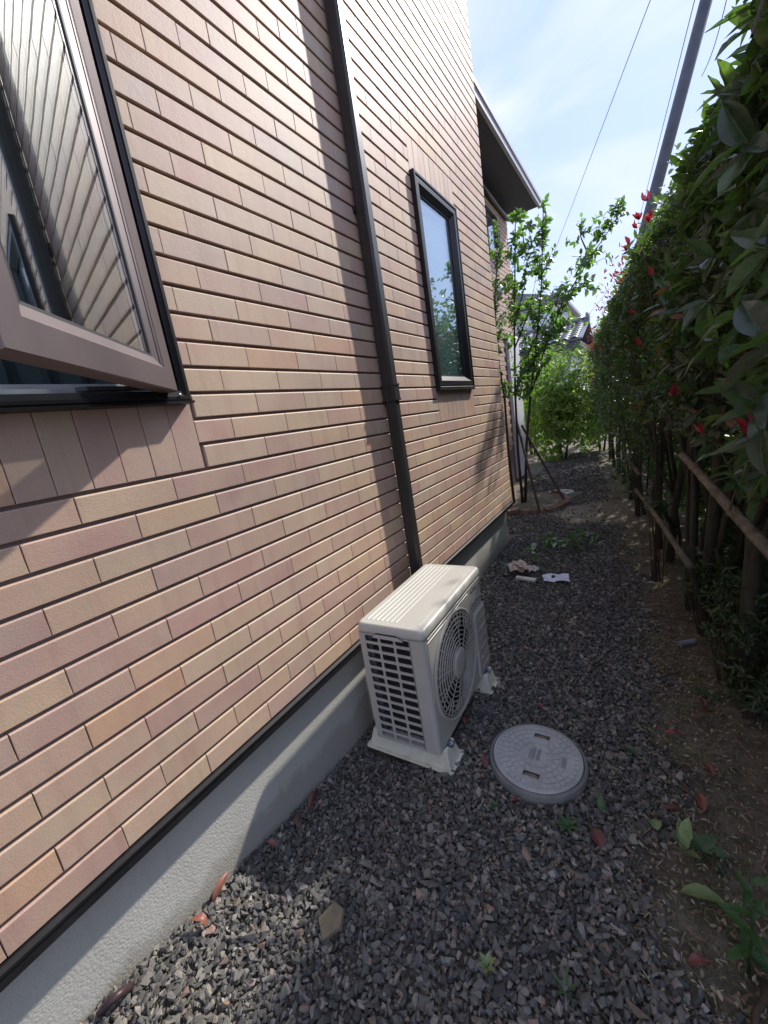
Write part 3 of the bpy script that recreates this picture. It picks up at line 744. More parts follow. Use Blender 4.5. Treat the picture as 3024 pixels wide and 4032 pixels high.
# front relief: raised panel line, service cover with ribs, top grooves
rel = MB()
def bar(y0, z0, y1, z1, wd=.003, hx=.004):
    d = Vector((0, y1 - y0, z1 - z0)).normalized(); p = Vector((0, -d.z, d.y)) * wd
    A = [Vector((X1 - .001, y0, z0)), Vector((X1 - .001, y1, z1))]
    P = [A[0] - p, A[0] + p, A[1] + p, A[1] - p]
    rel.add([tuple(q_) for q_ in P] + [(q_.x + hx, q_.y * 1 + 0, q_.z) for q_ in [A[0] - p * .35, A[0] + p * .35, A[1] + p * .35, A[1] - p * .35]], [(0, 1, 2, 3), (4, 7, 6, 5), (0, 4, 5, 1), (1, 5, 6, 2), (2, 6, 7, 3), (3, 7, 4, 0)])
bar(Y0 + .03, .615, .150, .615); bar(Y0 + .03, .633, Y1 - .02, .633, .004, .005); bar(Y0 + .03, .615, Y0 + .022, .35, .003, .004)
rel.build('relief', m_ac2, front)
sv = MB().add([(X1 - .001, .205, .485), (X1 - .001, .350, .485), (X1 - .001, .350, .115), (X1 - .001, .185, .115), (X1 - .001, .190, .455),
               (X1 + .010, .212, .468), (X1 + .010, .344, .468), (X1 + .010, .344, .120), (X1 + .010, .192, .120), (X1 + .010, .197, .445)],
              [(5, 9, 8, 7, 6), (0, 1, 6, 5), (1, 2, 7, 6), (2, 3, 8, 7), (3, 4, 9, 8), (4, 0, 5, 9)])
svc = sv.build('service_cover', m_ac2, AC)
rb = MB()
for k in range(6): rb.box(X1 + .0095, X1 + .0125, .222, .332, .424 - .054 * k, .428 - .054 * k)
rb.build('ribs', m_ac2, svc)
for s, yy, zz, sz in (('HITACHI', .265, .605, .036), ('白くまくん', .262, .532, .034)):
    me = text_mesh('lettering', s, sz, .0028, m_aclet)
    o = link('lettering', me, front); o.matrix_local = Matrix(((0, 0, 1, X1 + .0012), (1, 0, 0, yy), (0, 1, 0, zz), (0, 0, 0, 1)))
# lid with ribs and a handle recess
ld = MB(); LP = []
for (z, e, r) in ((.640, .004, .022), (.652, .0055, .024), (.672, .0045, .026), (.681, .000, .026), (.685, -.008, .024)):
    LP.append([(p[0], p[1], z) for p in rrect(X0 - e, X1 + e, Y0 - e, Y1 + e, r)])
nl = len(LP[0]); 
for lp in LP: ld.v += lp
for i in range(len(LP) - 1):
    for k in range(nl): ld.f.append((i * nl + k, i * nl + (k + 1) % nl, (i + 1) * nl + (k + 1) % nl, (i + 1) * nl + k))
ld.f.append(tuple(range(nl))[::-1]); ld.f.append(tuple((len(LP) - 1) * nl + k for k in range(nl)))
lid = ld.build('lid', m_ac, AC, smooth=False)
for i_, p in enumerate(lid.data.polygons): p.use_smooth = len(p.vertices) == 4
lr = MB()
for k in range(7):
    xx = -.125 + k * .0235
    lr.prism([(xx - .0045, .6846), (xx + .0045, .6846), (xx + .002, .6868), (xx - .002, .6868)], -.315, .315, 'y')
lr.prism([(.1195, .6846), (.128, .6846), (.126, .6866), (.1215, .6866)], -.315, .315, 'y')
lr.build('ribs', m_ac, lid)
hd = MB().prism([(-.075, .640), (-.060, .650), (.040, .650), (.056, .640), (.050, .636), (-.070, .636)], Y0 - .0068, Y0 - .001, 'y')
hd.build('handle_recess', m_acdark, lid)
hl = MB().prism([(-.084, .628), (-.066, .6435), (.046, .6435), (.066, .628)], Y0 - .010, Y0 - .0068, 'y')
hl.build('handle_lip', m_ac, lid)
for xx in (-.105, .078):
    MB().lathe([(.0045, 0), (.0045, .002), (.002, .003)], 10, (0, 0, 0), 'z').build('screw', m_bolt, AC, loc=(xx, Y0 - .0055, .647), rot=(math.radians(90), 0, 0))
# feet rails
for yy in (-.27, .285):
    ft = MB().box(X0 + .0, X1 + .030, yy - .018, yy + .018, .0965, ZB + .001)
    f_ = ft.build('foot', m_pad, AC)
    MB().lathe([(.012, 0), (.012, .003), (.008, .004), (.008, .010), (.004, .012)], 6, (X1 + .016, yy, ZB + .001)).build('bolt', m_bolt, f_)
# two cream plastic blocks under the unit
for i, (yc, lab) in enumerate(((1.335, 'cream plastic block under the near end of the air conditioner'), (1.890, 'cream plastic block under the far end of the air conditioner'))):
    b_ = empty('plastic_block', (.27, yc, .004)); tag(b_, lab, 'plastic block', 'plastic blocks carrying the air conditioner')
    m_ = MB(); x0, x1, yh = -.205, .205, .060
    lo = [(x0 - .006, -yh), (x1 + .006, -yh), (x1 + .006, yh), (x0 - .006, yh)]; hi = [(x0 + .018, -yh + .018), (x1 - .012, -yh + .018), (x1 - .012, yh - .018), (x0 + .018, yh - .018)]
    m_.add([(p[0], p[1], .006) for p in lo] + [(p[0], p[1], .0925) for p in hi], [(0, 3, 2, 1), (4, 5, 6, 7), (0, 1, 5, 4), (1, 2, 6, 5), (2, 3, 7, 6), (3, 0, 4, 7)])
    m_.build('block', m_block, b_, bevel=.006, seg=3)
    MB().prism(rrect(x0 - .020, x1 + .020, -yh - .014, yh + .014, .014, 4), .0, .008, 'z').build('flange', m_block, b_, bevel=.002)
    for sx in (-.1, .0, .1):
        for sy in (-1, 1): MB().box(sx - .003, sx + .003, sy * (yh + .010) - .004, sy * (yh + .010) + .004, .008, .016).build('rib', m_block, b_)
    pl = MB().prism(rrect(.150, .186, -.030, .030, .006, 3), .0927, .0942, 'z').build('top_plate', m_pad, b_)
    MB().lathe([(.011, 0), (.011, .004), (.006, .005), (.006, .011)], 6, (.170, 0, .0942)).build('bolt', m_bolt, b_)

# ------------------------------------------------------------------ drain lid in front
LID = empty('manhole_cover', (LID_C[0], LID_C[1], 0)); LID.rotation_euler = (math.radians(-.8), math.radians(1.0), 0)
tag(LID, 'round grey plastic drain lid with raised block pattern in the gravel', 'manhole cover')
MB().lathe([(.197, -.04), (.197, .020), (.194, .036), (.186, .040), (.182, .040), (.180, .030), (.180, -.04)], 72, (0, 0, 0), 'z', cap=False).build('collar', m_collar, LID, smooth=False)
plate = MB()
plate.lathe([(.178, .024), (.1785, .041), (.176, .0455), (.160, .0460), (.0, .0460)], 72, (0, 0, 0), 'z', cap=False)
plate_o = plate.build('plate', m_lid, LID, smooth=False)
pat = MB()
def arcblock(r0, r1, a0, a1, z1=.0488):
    n_ = 3; P = []
    for r_ in (r0, r1):
        for i in range(n_ + 1):
            a = a0 + (a1 - a0) * i / n_; P.append((r_ * math.cos(a), r_ * math.sin(a)))
    top = [(p[0], p[1], z1) for p in P]; bot = [(p[0], p[1], .0455) for p in P]
    b0 = len(pat.v); m = n_ + 1
    pat.v += top + bot
    for i in range(n_): pat.f.append((b0 + i, b0 + i + 1, b0 + m + i + 1, b0 + m + i))
    loop = list(range(m)) + list(range(2 * m - 1, m - 1, -1))
    for i in range(len(loop)):
        a, c = loop[i], loop[(i + 1) % len(loop)]; pat.f.append((b0 + a, b0 + c, b0 + 2 * m + c, b0 + 2 * m + a))
def in_slot(r, a):
    x, y = r * math.cos(a), r * math.sin(a); return abs(x) < .048 and .078 < abs(y) < .132
for r0, r1, n_ in ((.070, .091, 18), (.0945, .116, 24), (.1195, .141, 30), (.1445, .162, 38)):
    for k in range(n_):
        a0 = 2 * math.pi * (k + .06 + (.25 if n_ % 4 else 0)) / n_; a1 = 2 * math.pi * (k + .94 + (.25 if n_ % 4 else 0)) / n_
        am = (a0 + a1) / 2
        if in_slot((r0 + r1) / 2, am): continue
        if r0 > .09 and r0 < .12 and abs((am + math.pi) % (2 * math.pi) - math.pi) < .27: continue
        arcblock(r0, r1, a0, a1)
pat.lathe([(.0625, .0455), (.0630, .0490), (.0665, .0490), (.067, .0455)], 48, (0, 0, 0), 'z', cap=False)
pat.lathe([(.1660, .0455), (.1665, .0478), (.1685, .0478), (.169, .0455)], 60, (0, 0, 0), 'z', cap=False)
for sx in (-1, 1):
    for a in (-.7, 0, .7):
        for r0, r1 in ((.038, .058),):
            arcblock(r0, r1, (math.pi if sx < 0 else 0) + a - .16, (math.pi if sx < 0 else 0) + a + .16)
def frame_rect(x0, x1, y0, y1, t=.0022):
    for q_ in ((x0, x1, y0, y0 + t), (x0, x1, y1 - t, y1), (x0, x0 + t, y0 + t, y1 - t), (x1 - t, x1, y0 + t, y1 - t)): pat.box(*q_, .0455, .0490)
frame_rect(-.034, -.006, -.033, .036); frame_rect(-.001, .015, -.028, .034)
for q_ in ((-.025, -.013, .042, .052), (.003, .012, .042, .052), (-.025, -.013, -.052, -.042), (.003, .012, -.052, -.042)): pat.box(*q_, .0455, .0485)
frame_rect(.096, .116, -.026, .026, .0018)
fields = MB().box(-.0318, -.0082, -.0308, .0338, .0455, .0466).box(.0012, .0128, -.0258, .0318, .0455, .0466).box(.0978, .1142, -.0242, .0242, .0455, .0466)
pat.build('relief', m_lid, plate_o); fields.build('letter_field', m_lid2, plate_o)['kind'] = 'stuff'
for (x, y, s, sz) in ((-.020, .0015, 'JOTO', .0245), (.106, 0, 'おすい', .0155)):
    o = link('lettering', text_mesh('lettering', s, sz, .0016, m_lid), plate_o); o.matrix_local = Matrix(((0, -1, 0, x), (1, 0, 0, y), (0, 0, 1, .0475), (0, 0, 0, 1)))
for sy in (-1, 1):
    o = MB()
    cy = sy * .108
    for q_ in ((-.036, .036, cy - .017, cy - .013), (-.036, .036, cy + .013, cy + .017), (-.036, -.032, cy - .013, cy + .013), (.032, .036, cy - .013, cy + .013)): o.box(*q_, .0455, .0500)
    h_ = o.build('handle_slot', m_lid, plate_o)
    MB().box(-.032, .032, cy - .013, cy + .013, .0455, .0464).build('slot_bottom', m_acdark, h_)
    MB().prism([(-.030, cy - .012), (.010, cy - .013), (.030, cy - .004), (.012, cy + .006), (-.024, cy + .002)], .0464, .0475, 'z').build('dirt', m_slab, h_)

# second lid, far down the alley
far = empty('manhole_cover', (LID2_C[0], LID2_C[1], 0)); tag(far, 'pale round drain lid in the gravel behind the wooden stakes', 'manhole cover')
MB().lathe([(.20, -.02), (.20, .018), (.19, .026), (0, .027)], 48, (0, 0, 0), 'z', cap=False).build('plate', m_cap, far)
for sx in (-1, 1): MB().box(sx * .10 - .022, sx * .10 + .022, -.014, .014, .0262, .029).build('handle_slot', m_acdark, far)

# ------------------------------------------------------------------ foliage machinery
def leaf_geo(P, D, Nn, L, Wd, fold=.18, curl=.12, r=rng):
    n = len(P)
    D = D / np.linalg.norm(D, axis=1, keepdims=True)
    S = np.cross(D, Nn); S /= np.maximum(np.linalg.norm(S, axis=1, keepdims=True), 1e-6); U = np.cross(S, D)
    L = L[:, None]; Wd = Wd[:, None]; f = (fold * r.uniform(.3, 1.6, n))[:, None]; c = (curl * r.uniform(-.2, 1.8, n))[:, None]
    def pt(t, s): return P + D * L * t + S * Wd * s + U * (np.abs(s) * Wd * f * 2 - c * L * t * t)
    V = np.stack([pt(0, 0), pt(.28, -.42), pt(.28, 0), pt(.28, .42), pt(.66, -.40), pt(.66, 0), pt(.66, .40), pt(1.0, 0)], 1)
    b = (8 * np.arange(n))[:, None]
    tri = np.concatenate([b + np.array(t) for t in ((0, 2, 1), (0, 3, 2), (4, 5, 7), (5, 6, 7))])
    quad = np.concatenate([b + np.array(t) for t in ((1, 2, 5, 4), (2, 3, 6, 5))])
    return V.reshape(-1, 3), [tri, quad]
def unit(n, r):
    v = r.normal(size=(n, 3)); return v / np.linalg.norm(v, axis=1, keepdims=True)
def sprays(T, TD, per, L, Wr, r, spread=.95):
    """leaves in whorls around twig ends T pointing along TD"""
    n = len(T); k = per
    TD = TD / np.linalg.norm(TD, axis=1, keepdims=True)
    ref = np.where(np.abs(TD[:, 2:3]) < .9, np.array([[0, 0, 1.]]), np.array([[1., 0, 0]]))
    A = np.cross(TD, ref); A /= np.linalg.norm(A, axis=1, keepdims=True); B = np.cross(TD, A)
    j = np.tile(np.arange(k), n); i = np.repeat(np.arange(n), k)
    ang = j * 2.4 + r.uniform(0, 6.28, n)[i] + r.normal(0, .25, n * k)
    out_ = A[i] * np.cos(ang)[:, None] + B[i] * np.sin(ang)[:, None]
    up = np.clip(r.normal(.55, .35, n * k), -.3, 1.6)[:, None]
    D = TD[i] * up + out_ * spread
    D[:, 2] -= r.uniform(0, .35, n * k)
    Nn = TD[i] - out_ * .25 + r.normal(0, .25, (n * k, 3)); Nn[:, 2] += .5
    P = T[i] - TD[i] * (j / k * .07 * r.uniform(.6, 1.3, n * k))[:, None]
    LL = L * r.uniform(.45, 1.25, n * k); WW = LL * Wr * r.uniform(.8, 1.2, n * k)
    return P, D, Nn, LL, WW

# ------------------------------------------------------------------ hedge: photinia shrubs in a row
def face_x(y): return 1.65 - .136 * y
HEDGE = [(.55, 1.20, 'nearest photinia shrub of the hedge, big leaves filling the right edge'),
         (1.20, 1.95, 'second photinia shrub of the hedge, behind the thick bamboo pole'),
         (1.95, 2.52, 'photinia hedge shrub with the thick pale trunk behind the thick bamboo pole'),
         (2.52, 2.95, 'photinia hedge shrub with the trunk beside the grey pipe offcut'),
         (2.95, 3.50, 'photinia hedge shrub with the dark double trunk just past the pipe offcut'),
         (3.50, 4.12, 'photinia hedge shrub at the near end of the thin bamboo rail'),
         (4.12, 4.80, 'photinia hedge shrub at the middle of the thin bamboo rail'),
         (4.80, 5.80, 'photinia hedge shrub beside the pale sandy patch'),
         (5.80, 6.90, 'photinia hedge shrub just beyond the pale sandy patch')] + \
        [(6.90 + .9 * k, 7.8 + .9 * k, ['fourth', 'third', 'second', 'very'][k] + ' last photinia shrub toward the distant end of the hedge') for k in range(4)]
TRUNK = [(1.83, .80), (1.70, 1.55), (1.585, 2.235), (1.485, 2.78), (1.450, 3.11), (1.365, 3.93), (1.30, 4.32), (1.13, 5.40), (1.04, 6.28), (.93, 7.3), (.82, 8.2), (.70, 9.1), (.58, 10.0)]
big_leaf_meshes = []
def leaf_proto(seed):
    r = np.random.default_rng(seed); n = 1
    V, _ = leaf_geo(np.zeros((1, 3)), np.array([[0, 1., 0]]), np.array([[0, 0, 1.]]), np.array([1.0]), np.array([.40 * r.uniform(.85, 1.1)]), .16, .16, r)
    # finer outline for the near leaves
    rows = []; N_ = 9; rv = []; r0_ = r.random() * .9
    f, c = r.uniform(.10, .42), r.uniform(-.05, .34); wd = r.uniform(.17, .215); tw = r.normal(0, .25)
    for i in range(N_ + 1):
        t = i / N_; wv = wd * (math.sin(math.pi * min(1, t ** .85)) ** .8) + (.004 if i in (0, N_) else 0)
        for s in (-1, -.07, 0, .07, 1):
            z = abs(s) * wv * f * 2 - c * t * t + .014 * math.sin(t * 19 + s) * abs(s) - (.006 if s == 0 else 0)
            rows.append((s * wv, t, z + s * wv * tw * t)); rv.append(.16 if s == 0 else .05 * math.sin(t * 25) * abs(s))
    F_ = []
    for i in range(N_):
        for j in range(4): a = i * 5 + j; F_.append((a, a + 1, a + 6, a + 5))
    me = np_mesh('leaf', np.array(rows), [np.array(F_)], None, True, np.clip(r0_ + np.array(rv), 0, 1)); return me
big_leaf_meshes = [leaf_proto(100 + k) for k in range(14)]
for m_ in big_leaf_meshes: m_.materials.append(m_leaf)
red_leaf_meshes = []
for k in range(4):
    m_ = leaf_proto(200 + k); m_.materials.append(m_red); red_leaf_meshes.append(m_)
def place_leaf(me, parent, org, P, D, Nn, L):
    D = Vector(D).normalized(); N_ = Vector(Nn); S = D.cross(N_).normalized(); U = S.cross(D)
    o = bpy.data.objects.new('leaf', me); col.objects.link(o); o.parent = parent
    m = Matrix.Identity(4)
    for i in range(3): m[i][0] = S[i] * L; m[i][1] = D[i] * L; m[i][2] = U[i] * L; m[i][3] = P[i] - org[i]
    o.matrix_local = m
    return o
n_single = 0
RED_IMG = []      # red shoots: (y along the hedge, height, depth behind the face)
RED = [(1.35, 1.33, -.02), (1.75, 1.30, -.02), (2.3, 1.42, .0), (3.2, 1.72, .0), (3.05, 2.47, .02), (3.15, 2.42, .0), (3.4, 2.45, .02), (3.6, 2.42, .0), (3.9, 2.46, .02), (4.2, 2.48, .0), (4.35, 2.40, .0), (4.7, 2.47, .02), (5.2, 2.44, 0),
       (2.75, 2.02, 0), (3.5, 1.95, 0), (3.0, 2.35, .02), (2.55, 1.62, .0), (5.6, 2.35, 0), (6.2, 2.45, 0), (6.9, 2.3, 0), (7.3, 2.1, 0), (7.6, 2.4, 0), (8.1, 2.2, 0), (8.4, 2.42, 0), (8.8, 1.9, 0), (9.1, 2.3, 0), (9.5, 2.1, 0), (9.9, 2.4, 0), (10.2, 1.8, 0), (8.6, 1.6, 0), (9.3, 1.7, 0), (7.9, 1.75, 0)]
for hi_, (ya, yb, lab) in enumerate(HEDGE):
    r = np.random.default_rng(500 + hi_)
    tx, ty = TRUNK[hi_]; org = Vector((tx, ty, 0))
    sh = empty('hedge_shrub', org); tag(sh, lab, 'shrub', 'photinia shrubs of the hedge')
    near = ya < 4.2
    # trunk and stems
    def stem(name, pts, rads):
        MB().tube([Vector(p) - org for p in pts], rads, 9).build(name, m_bark, sh, smooth=True)
    r0 = .034 if hi_ in (2, 4) else .027
    lean = r.normal(0, .09, 2)
    stem('trunk', [(tx, ty, -.03), (tx + lean[0] * .3, ty + lean[1] * .3, .45), (tx + lean[0] * .8 + .01, ty + lean[1] * .8, .95), (tx + lean[0] + .02, ty + lean[1], 1.5), (tx + .03, ty, 2.1)], [r0 * 1.15, r0, r0 * .85, r0 * .6, r0 * .3])
    for k in range(5 if near else 3):
        a = r.uniform(0, 6.28); dd = .22 + .3 * r.random(); z0 = r.uniform(.1, .95)
        bx, by = (tx + r.uniform(.05, .30), ty + r.uniform(-.25, .25)) if k < 2 else (tx + lean[0] * .4, ty + lean[1] * .4)
        ox, oy = bx + dd * math.cos(a) * .8, by + dd * math.sin(a)
        stem('stem', [(bx, by, -.02 if k < 2 else z0), ((bx * 2 + ox) / 3 + r.normal(0, .03), (by * 2 + oy) / 3, z0 + .35), ((bx + ox * 2) / 3, (by + oy * 2) / 3 + r.normal(0, .015), z0 + .8), (ox, oy, min(2.25, z0 + 1.35))], [q__ * r.uniform(.6, 1.15) for q__ in (.016, .013, .010, .005)])
    # twig ends: dense near the face and the top
    ln = yb - ya; per = 7
    nt_ = int(ln * (760 if near else 620))
    Y_ = r.uniform(ya, yb, nt_)
    kind = r.random(nt_)
    dep = np.where(kind < .50, np.abs(r.normal(.0, .06, nt_)), r.uniform(.05, .75, nt_))
    zb = np.where(Y_ < 4.2, 1.22, .85)
    Z_ = zb + (2.34 - zb) * r.beta(1.55, 1.0, nt_)
    low = (r.random(nt_) < .05) & (Y_ > 3.9); Z_ = np.where(low, r.uniform(.45, 1.1, nt_), Z_)
    top = r.random(nt_) < .16; Z_ = np.where(top, 2.29 + r.normal(0, .05, nt_), Z_); dep = np.where(top, r.uniform(0, .7, nt_), dep)
    dep = dep + .06 * np.sin(Y_ * 7 + 1) + .05 * np.sin(Z_ * 6 + Y_ * 3)
    # the foliage face leans back a little with height
    dep = dep - .04 * (Z_ < 1.5) + .035
    Z_ = Z_ - .05 * (Y_ < 2.2)
    rise = 1.35 * np.clip(dep, 0, .5)
    Z_ = Z_ + rise * np.clip((Z_ - 1.5) / .9, 0, 1)
    T = np.stack([face_x(Y_) + dep, Y_, Z_], -1)
    TD = np.stack([-.55 + .75 * np.clip(dep / .5, 0, 1.4) + r.normal(0, .35, nt_), r.normal(-.1, .5, nt_), .45 + r.normal(0, .35, nt_)], -1)
    P, D, Nn, L, Wd = sprays(T, TD, per, .072 if ya < 2.0 else .056, .40, r)
    # the big near leaves become objects of their own
    uu, vv, dd = proj(P + D * (L / 2)[:, None])
    px = L / np.maximum(dd, .05) * F_PX
    show = (dd > .1) & (uu > -60) & (uu < W_PX + 60) & (vv > -60) & (vv < H_PX + 60) & (P[:, 0] < face_x(P[:, 1]) + .10)
    too = np.linalg.norm(P - CAM, axis=1) < .46
    cand = np.where(show & (px > 95) & ~too)[0]
    cand = cand[np.argsort(-px[cand])][:110 if hi_ < 4 else 0]
    keep = ~too; keep[cand] = False
    V, F_ = leaf_geo(P[keep], D[keep], Nn[keep], L[keep], Wd[keep], .22, .22, r)
    rn = np.repeat(np.clip(r.beta(2, 2.6, keep.sum()) + np.where(r.random(keep.sum()) < .04, .45, 0), 0, 1), 8)
    o = link('foliage', np_mesh('foliage', V - np.array(org), F_, m_leaf, True, rn), sh); o['kind'] = 'stuff'
    for c_ in cand:
        place_leaf(big_leaf_meshes[int(r.integers(0, 14))], sh, org, P[c_], D[c_], Nn[c_], L[c_] * 1.08)
    # thin twigs
    tw = MB()
    for k in range(0, nt_, 2 if near else 7):
        p = Vector(T[k]); d = Vector(TD[k]).normalized()
        base_ = p - d * r.uniform(.12, .28) + Vector((.04, 0, -.05)); tw.tube([base_, (base_ + p) / 2 + Vector((0, 0, .012)), p], [.003, .0024, .0015], 4, False)
    tw.v = [(a - org.x, b_ - org.y, c_ - org.z) for a, b_, c_ in tw.v]
    tw.build('twigs', m_twig, sh)['kind'] = 'stuff'
    # dark-tinted leaves added behind the stems to block sun and darken the gaps
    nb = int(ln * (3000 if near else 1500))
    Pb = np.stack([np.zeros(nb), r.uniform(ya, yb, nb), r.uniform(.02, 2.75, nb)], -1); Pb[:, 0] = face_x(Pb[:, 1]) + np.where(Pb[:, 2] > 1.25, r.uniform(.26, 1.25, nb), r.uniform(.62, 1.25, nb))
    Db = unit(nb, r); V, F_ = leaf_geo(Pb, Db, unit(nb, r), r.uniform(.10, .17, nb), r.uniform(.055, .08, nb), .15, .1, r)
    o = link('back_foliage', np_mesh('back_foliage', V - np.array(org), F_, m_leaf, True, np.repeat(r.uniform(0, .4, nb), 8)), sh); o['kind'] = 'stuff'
    if 4.7 < ya < 8.5:
        nq = int(ln * 520); Pq = np.stack([np.zeros(nq), r.uniform(ya, yb, nq), r.uniform(2.2, 3.45, nq)], -1)
        dmin = np.clip((Pq[:, 2] - 2.35) / 2.0, .12, 1); Pq[:, 0] = face_x(Pq[:, 1]) + dmin + r.uniform(0, .45, nq)
        clump = np.sin(Pq[:, 1] * 5.3 + 1) * np.sin(Pq[:, 2] * 6.1) > -.25; Pq = Pq[clump]; nq = len(Pq)
        V, F_ = leaf_geo(Pq, unit(nq, r) + np.array([-.3, -.2, .3]), unit(nq, r), r.uniform(.06, .11, nq), r.uniform(.028, .045, nq), .2, .2, r)
        o = link('upper_foliage', np_mesh('upper_foliage', V - np.array(org), F_, m_leaf, True, np.repeat(r.random(nq), 8)), sh); o['kind'] = 'stuff'
    # red shoots
    for (ry, rz_, rd) in RED:
        if ya <= ry < yb:
            c0 = Vector((face_x(ry) + rd - .02, ry, rz_)); big = ry < 4
            if big:
                for k in range(3 + int(r.integers(0, 3))):
                    d = Vector((r.normal(-.3, .5), r.normal(0, .6), .5 + r.random()))
                    o = place_leaf(red_leaf_meshes[k % 4], sh, org, c0, d, unit(1, r)[0], r.uniform(.04, .068)); o.name = 'red_leaf'
            else:
                n_ = 16
                Pr = np.array(c0) + r.normal(0, .05, (n_, 3)); V, F_ = leaf_geo(Pr, unit(n_, r) * .6 + np.array([-.1, 0, .6]), unit(n_, r), r.uniform(.035, .055, n_), r.uniform(.014, .022, n_), .2, .1, r)
                link('red_shoot', np_mesh('red_shoot', V - np.array(org), F_, m_red, True, np.repeat(r.random(n_), 8)), sh)['kind'] = 'stuff'

# a few long-leaved sprays reaching out of the nearest shrub
def at_face(u_, v__, a, bslope=-.136):
    d = RC.T @ np.array([u_ - W_PX / 2, v__ - H_PX / 2, F_PX]); t = (a - CAM[0] + bslope * CAM[1]) / (d[0] - bslope * d[1]); return Vector(CAM + t * d)
near_sh = [o for o in col.objects if o.name == 'hedge_shrub'][0]
rs = np.random.default_rng(912)
for (u_, v__, a_, nl_, L_) in ((2890, 1500, 1.56, 8, .095), (2985, 1590, 1.52, 8, .10), (2905, 1765, 1.54, 7, .105), (3000, 1690, 1.52, 7, .10), (2800, 1330, 1.56, 7, .09), (2900, 1240, 1.54, 8, .10), (2975, 960, 1.52, 8, .095), (2930, 560, 1.54, 8, .10), (2800, 1010, 1.58, 7, .095), (3010, 1330, 1.50, 8, .10), (2780, 1190, 1.58, 6, .08)):
    tip = at_face(u_, v__, a_); td = Vector((-.5, -.15 + rs.normal() * .2, .25 + rs.normal() * .25)).normalized()
    Pn, Dn, Nq, Ln_, Wn = sprays(np.array([tuple(tip)]), np.array([tuple(td)]), nl_, L_, .4, rs, .8)
    for q_ in range(len(Pn)): place_leaf(big_leaf_meshes[int(rs.integers(0, 14))], near_sh, near_sh.location, Pn[q_], Dn[q_], Nq[q_], Ln_[q_])
    o0 = near_sh.location; b0_ = tip - td * .06
    MB().tube([tip - o0, b0_ - o0, b0_ - td * .10 + Vector((.10, .02, -.03)) - o0, b0_ - td * .12 + Vector((.30, .05, -.10)) - o0], [.0016, .0024, .0034, .005], 6).build('branch', m_twig, near_sh, smooth=True)

# bamboo poles tied along the hedge
def bamboo(name, label, pts, rad, seed):
    r = random.Random(seed); a, b_ = Vector(pts[0]), Vector(pts[-1]); o0 = a.copy()
    P, Rr = [], []; Ln = (b_ - a).length; s = 0
    node = .0
    while s < Ln:
        f = s / Ln
        c = a.lerp(b_, f) + Vector((0, 0, .012 * math.sin(f * 5 + seed)))
        P.append(c - o0); Rr.append(rad * (1 - .15 * f))
        nxt = .17 + r.uniform(-.02, .03)
        d = (b_ - a).normalized()
        e = min(Ln, s + nxt); c2 = a.lerp(b_, e / Ln) + Vector((0, 0, .012 * math.sin(e / Ln * 5 + seed)))
        P.append(c2 - o0 - d * .006); Rr.append(rad * (1 - .15 * f) * .97); P.append(c2 - o0 - d * .002); Rr.append(rad * (1 - .15 * f) * 1.22); P.append(c2 - o0 + d * .003); Rr.append(rad * (1 - .15 * f) * .93)
        s = e + .004
    o = MB().tube(P, Rr, 12).build(name, m_bamboo, None, smooth=True); o.location = o0; tag(o, label, 'bamboo pole'); return o
bamboo('bamboo_pole', 'thick weathered bamboo pole slanting past the trunks at the right edge', [(1.56, 1.10, .93), (1.36, 2.46, 1.11)], .0185, 3)
bamboo('bamboo_pole', 'thin grey bamboo rail along the foot of the hedge', [(1.385, 2.38, .585), (1.13, 4.20, .58)], .0165, 5)
bamboo('bamboo_pole', 'short far bamboo rail on the hedge beyond the thin rail', [(1.16, 4.05, .73), (1.0, 5.3, .80)], .016, 8)

# low azaleas in front of the trunks
def azalea(label, c, rad, n, seed):
    r = np.random.default_rng(seed); a = empty('azalea_bush', (c[0], c[1], 0)); tag(a, label, 'bush', 'low azalea bushes under the hedge')
    o0 = np.array([c[0], c[1], 0])
    T = np.array(c) + unit(n, r) * (r.random((n, 1)) ** .5) * np.array(rad); T[:, 2] = np.maximum(T[:, 2], .03)
    TD = (T - np.array(c)) / np.array(rad) + np.array([-.2, -.2, .7]) + r.normal(0, .3, (n, 3))
    P, D, Nn, L, Wd = sprays(T, TD, 8, .033, .36, r)
    V, F_ = leaf_geo(P, D, Nn, L, Wd, .15, .1, r)
    o = link('foliage', np_mesh('foliage', V - o0, F_, m_azalea, True, np.repeat(r.beta(2, 2.4, len(P)), 8)), a); o['kind'] = 'stuff'
    st_ = MB()
    for k in range(0, n, 5):
        p = Vector(T[k] - o0); q_ = Vector((p.x * .2 + r.normal(0, .02), p.y * .2, -.01)); st_.tube([q_, (q_ + p) / 2 + Vector((0, 0, .03)), p], [.005, .0035, .0015], 4, False)
    st_.build('stems', m_twig, a)['kind'] = 'stuff'
azalea('small leafed azalea bush at the near end of the thin bamboo rail', (1.50, 2.75, .40), (.17, .22, .20), 190, 31)
azalea('dark azalea bush hugging the thick trunk at the right', (1.56, 2.30, .36), (.16, .18, .26), 230, 32)
azalea('low azalea bush with drooping sprigs at the lower right trunk', (1.60, 2.08, .16), (.14, .16, .15), 120, 33)
azalea('tiny azalea bush sprouting over the middle of the thin bamboo rail', (1.27, 3.52, .60), (.09, .14, .08), 60, 34)

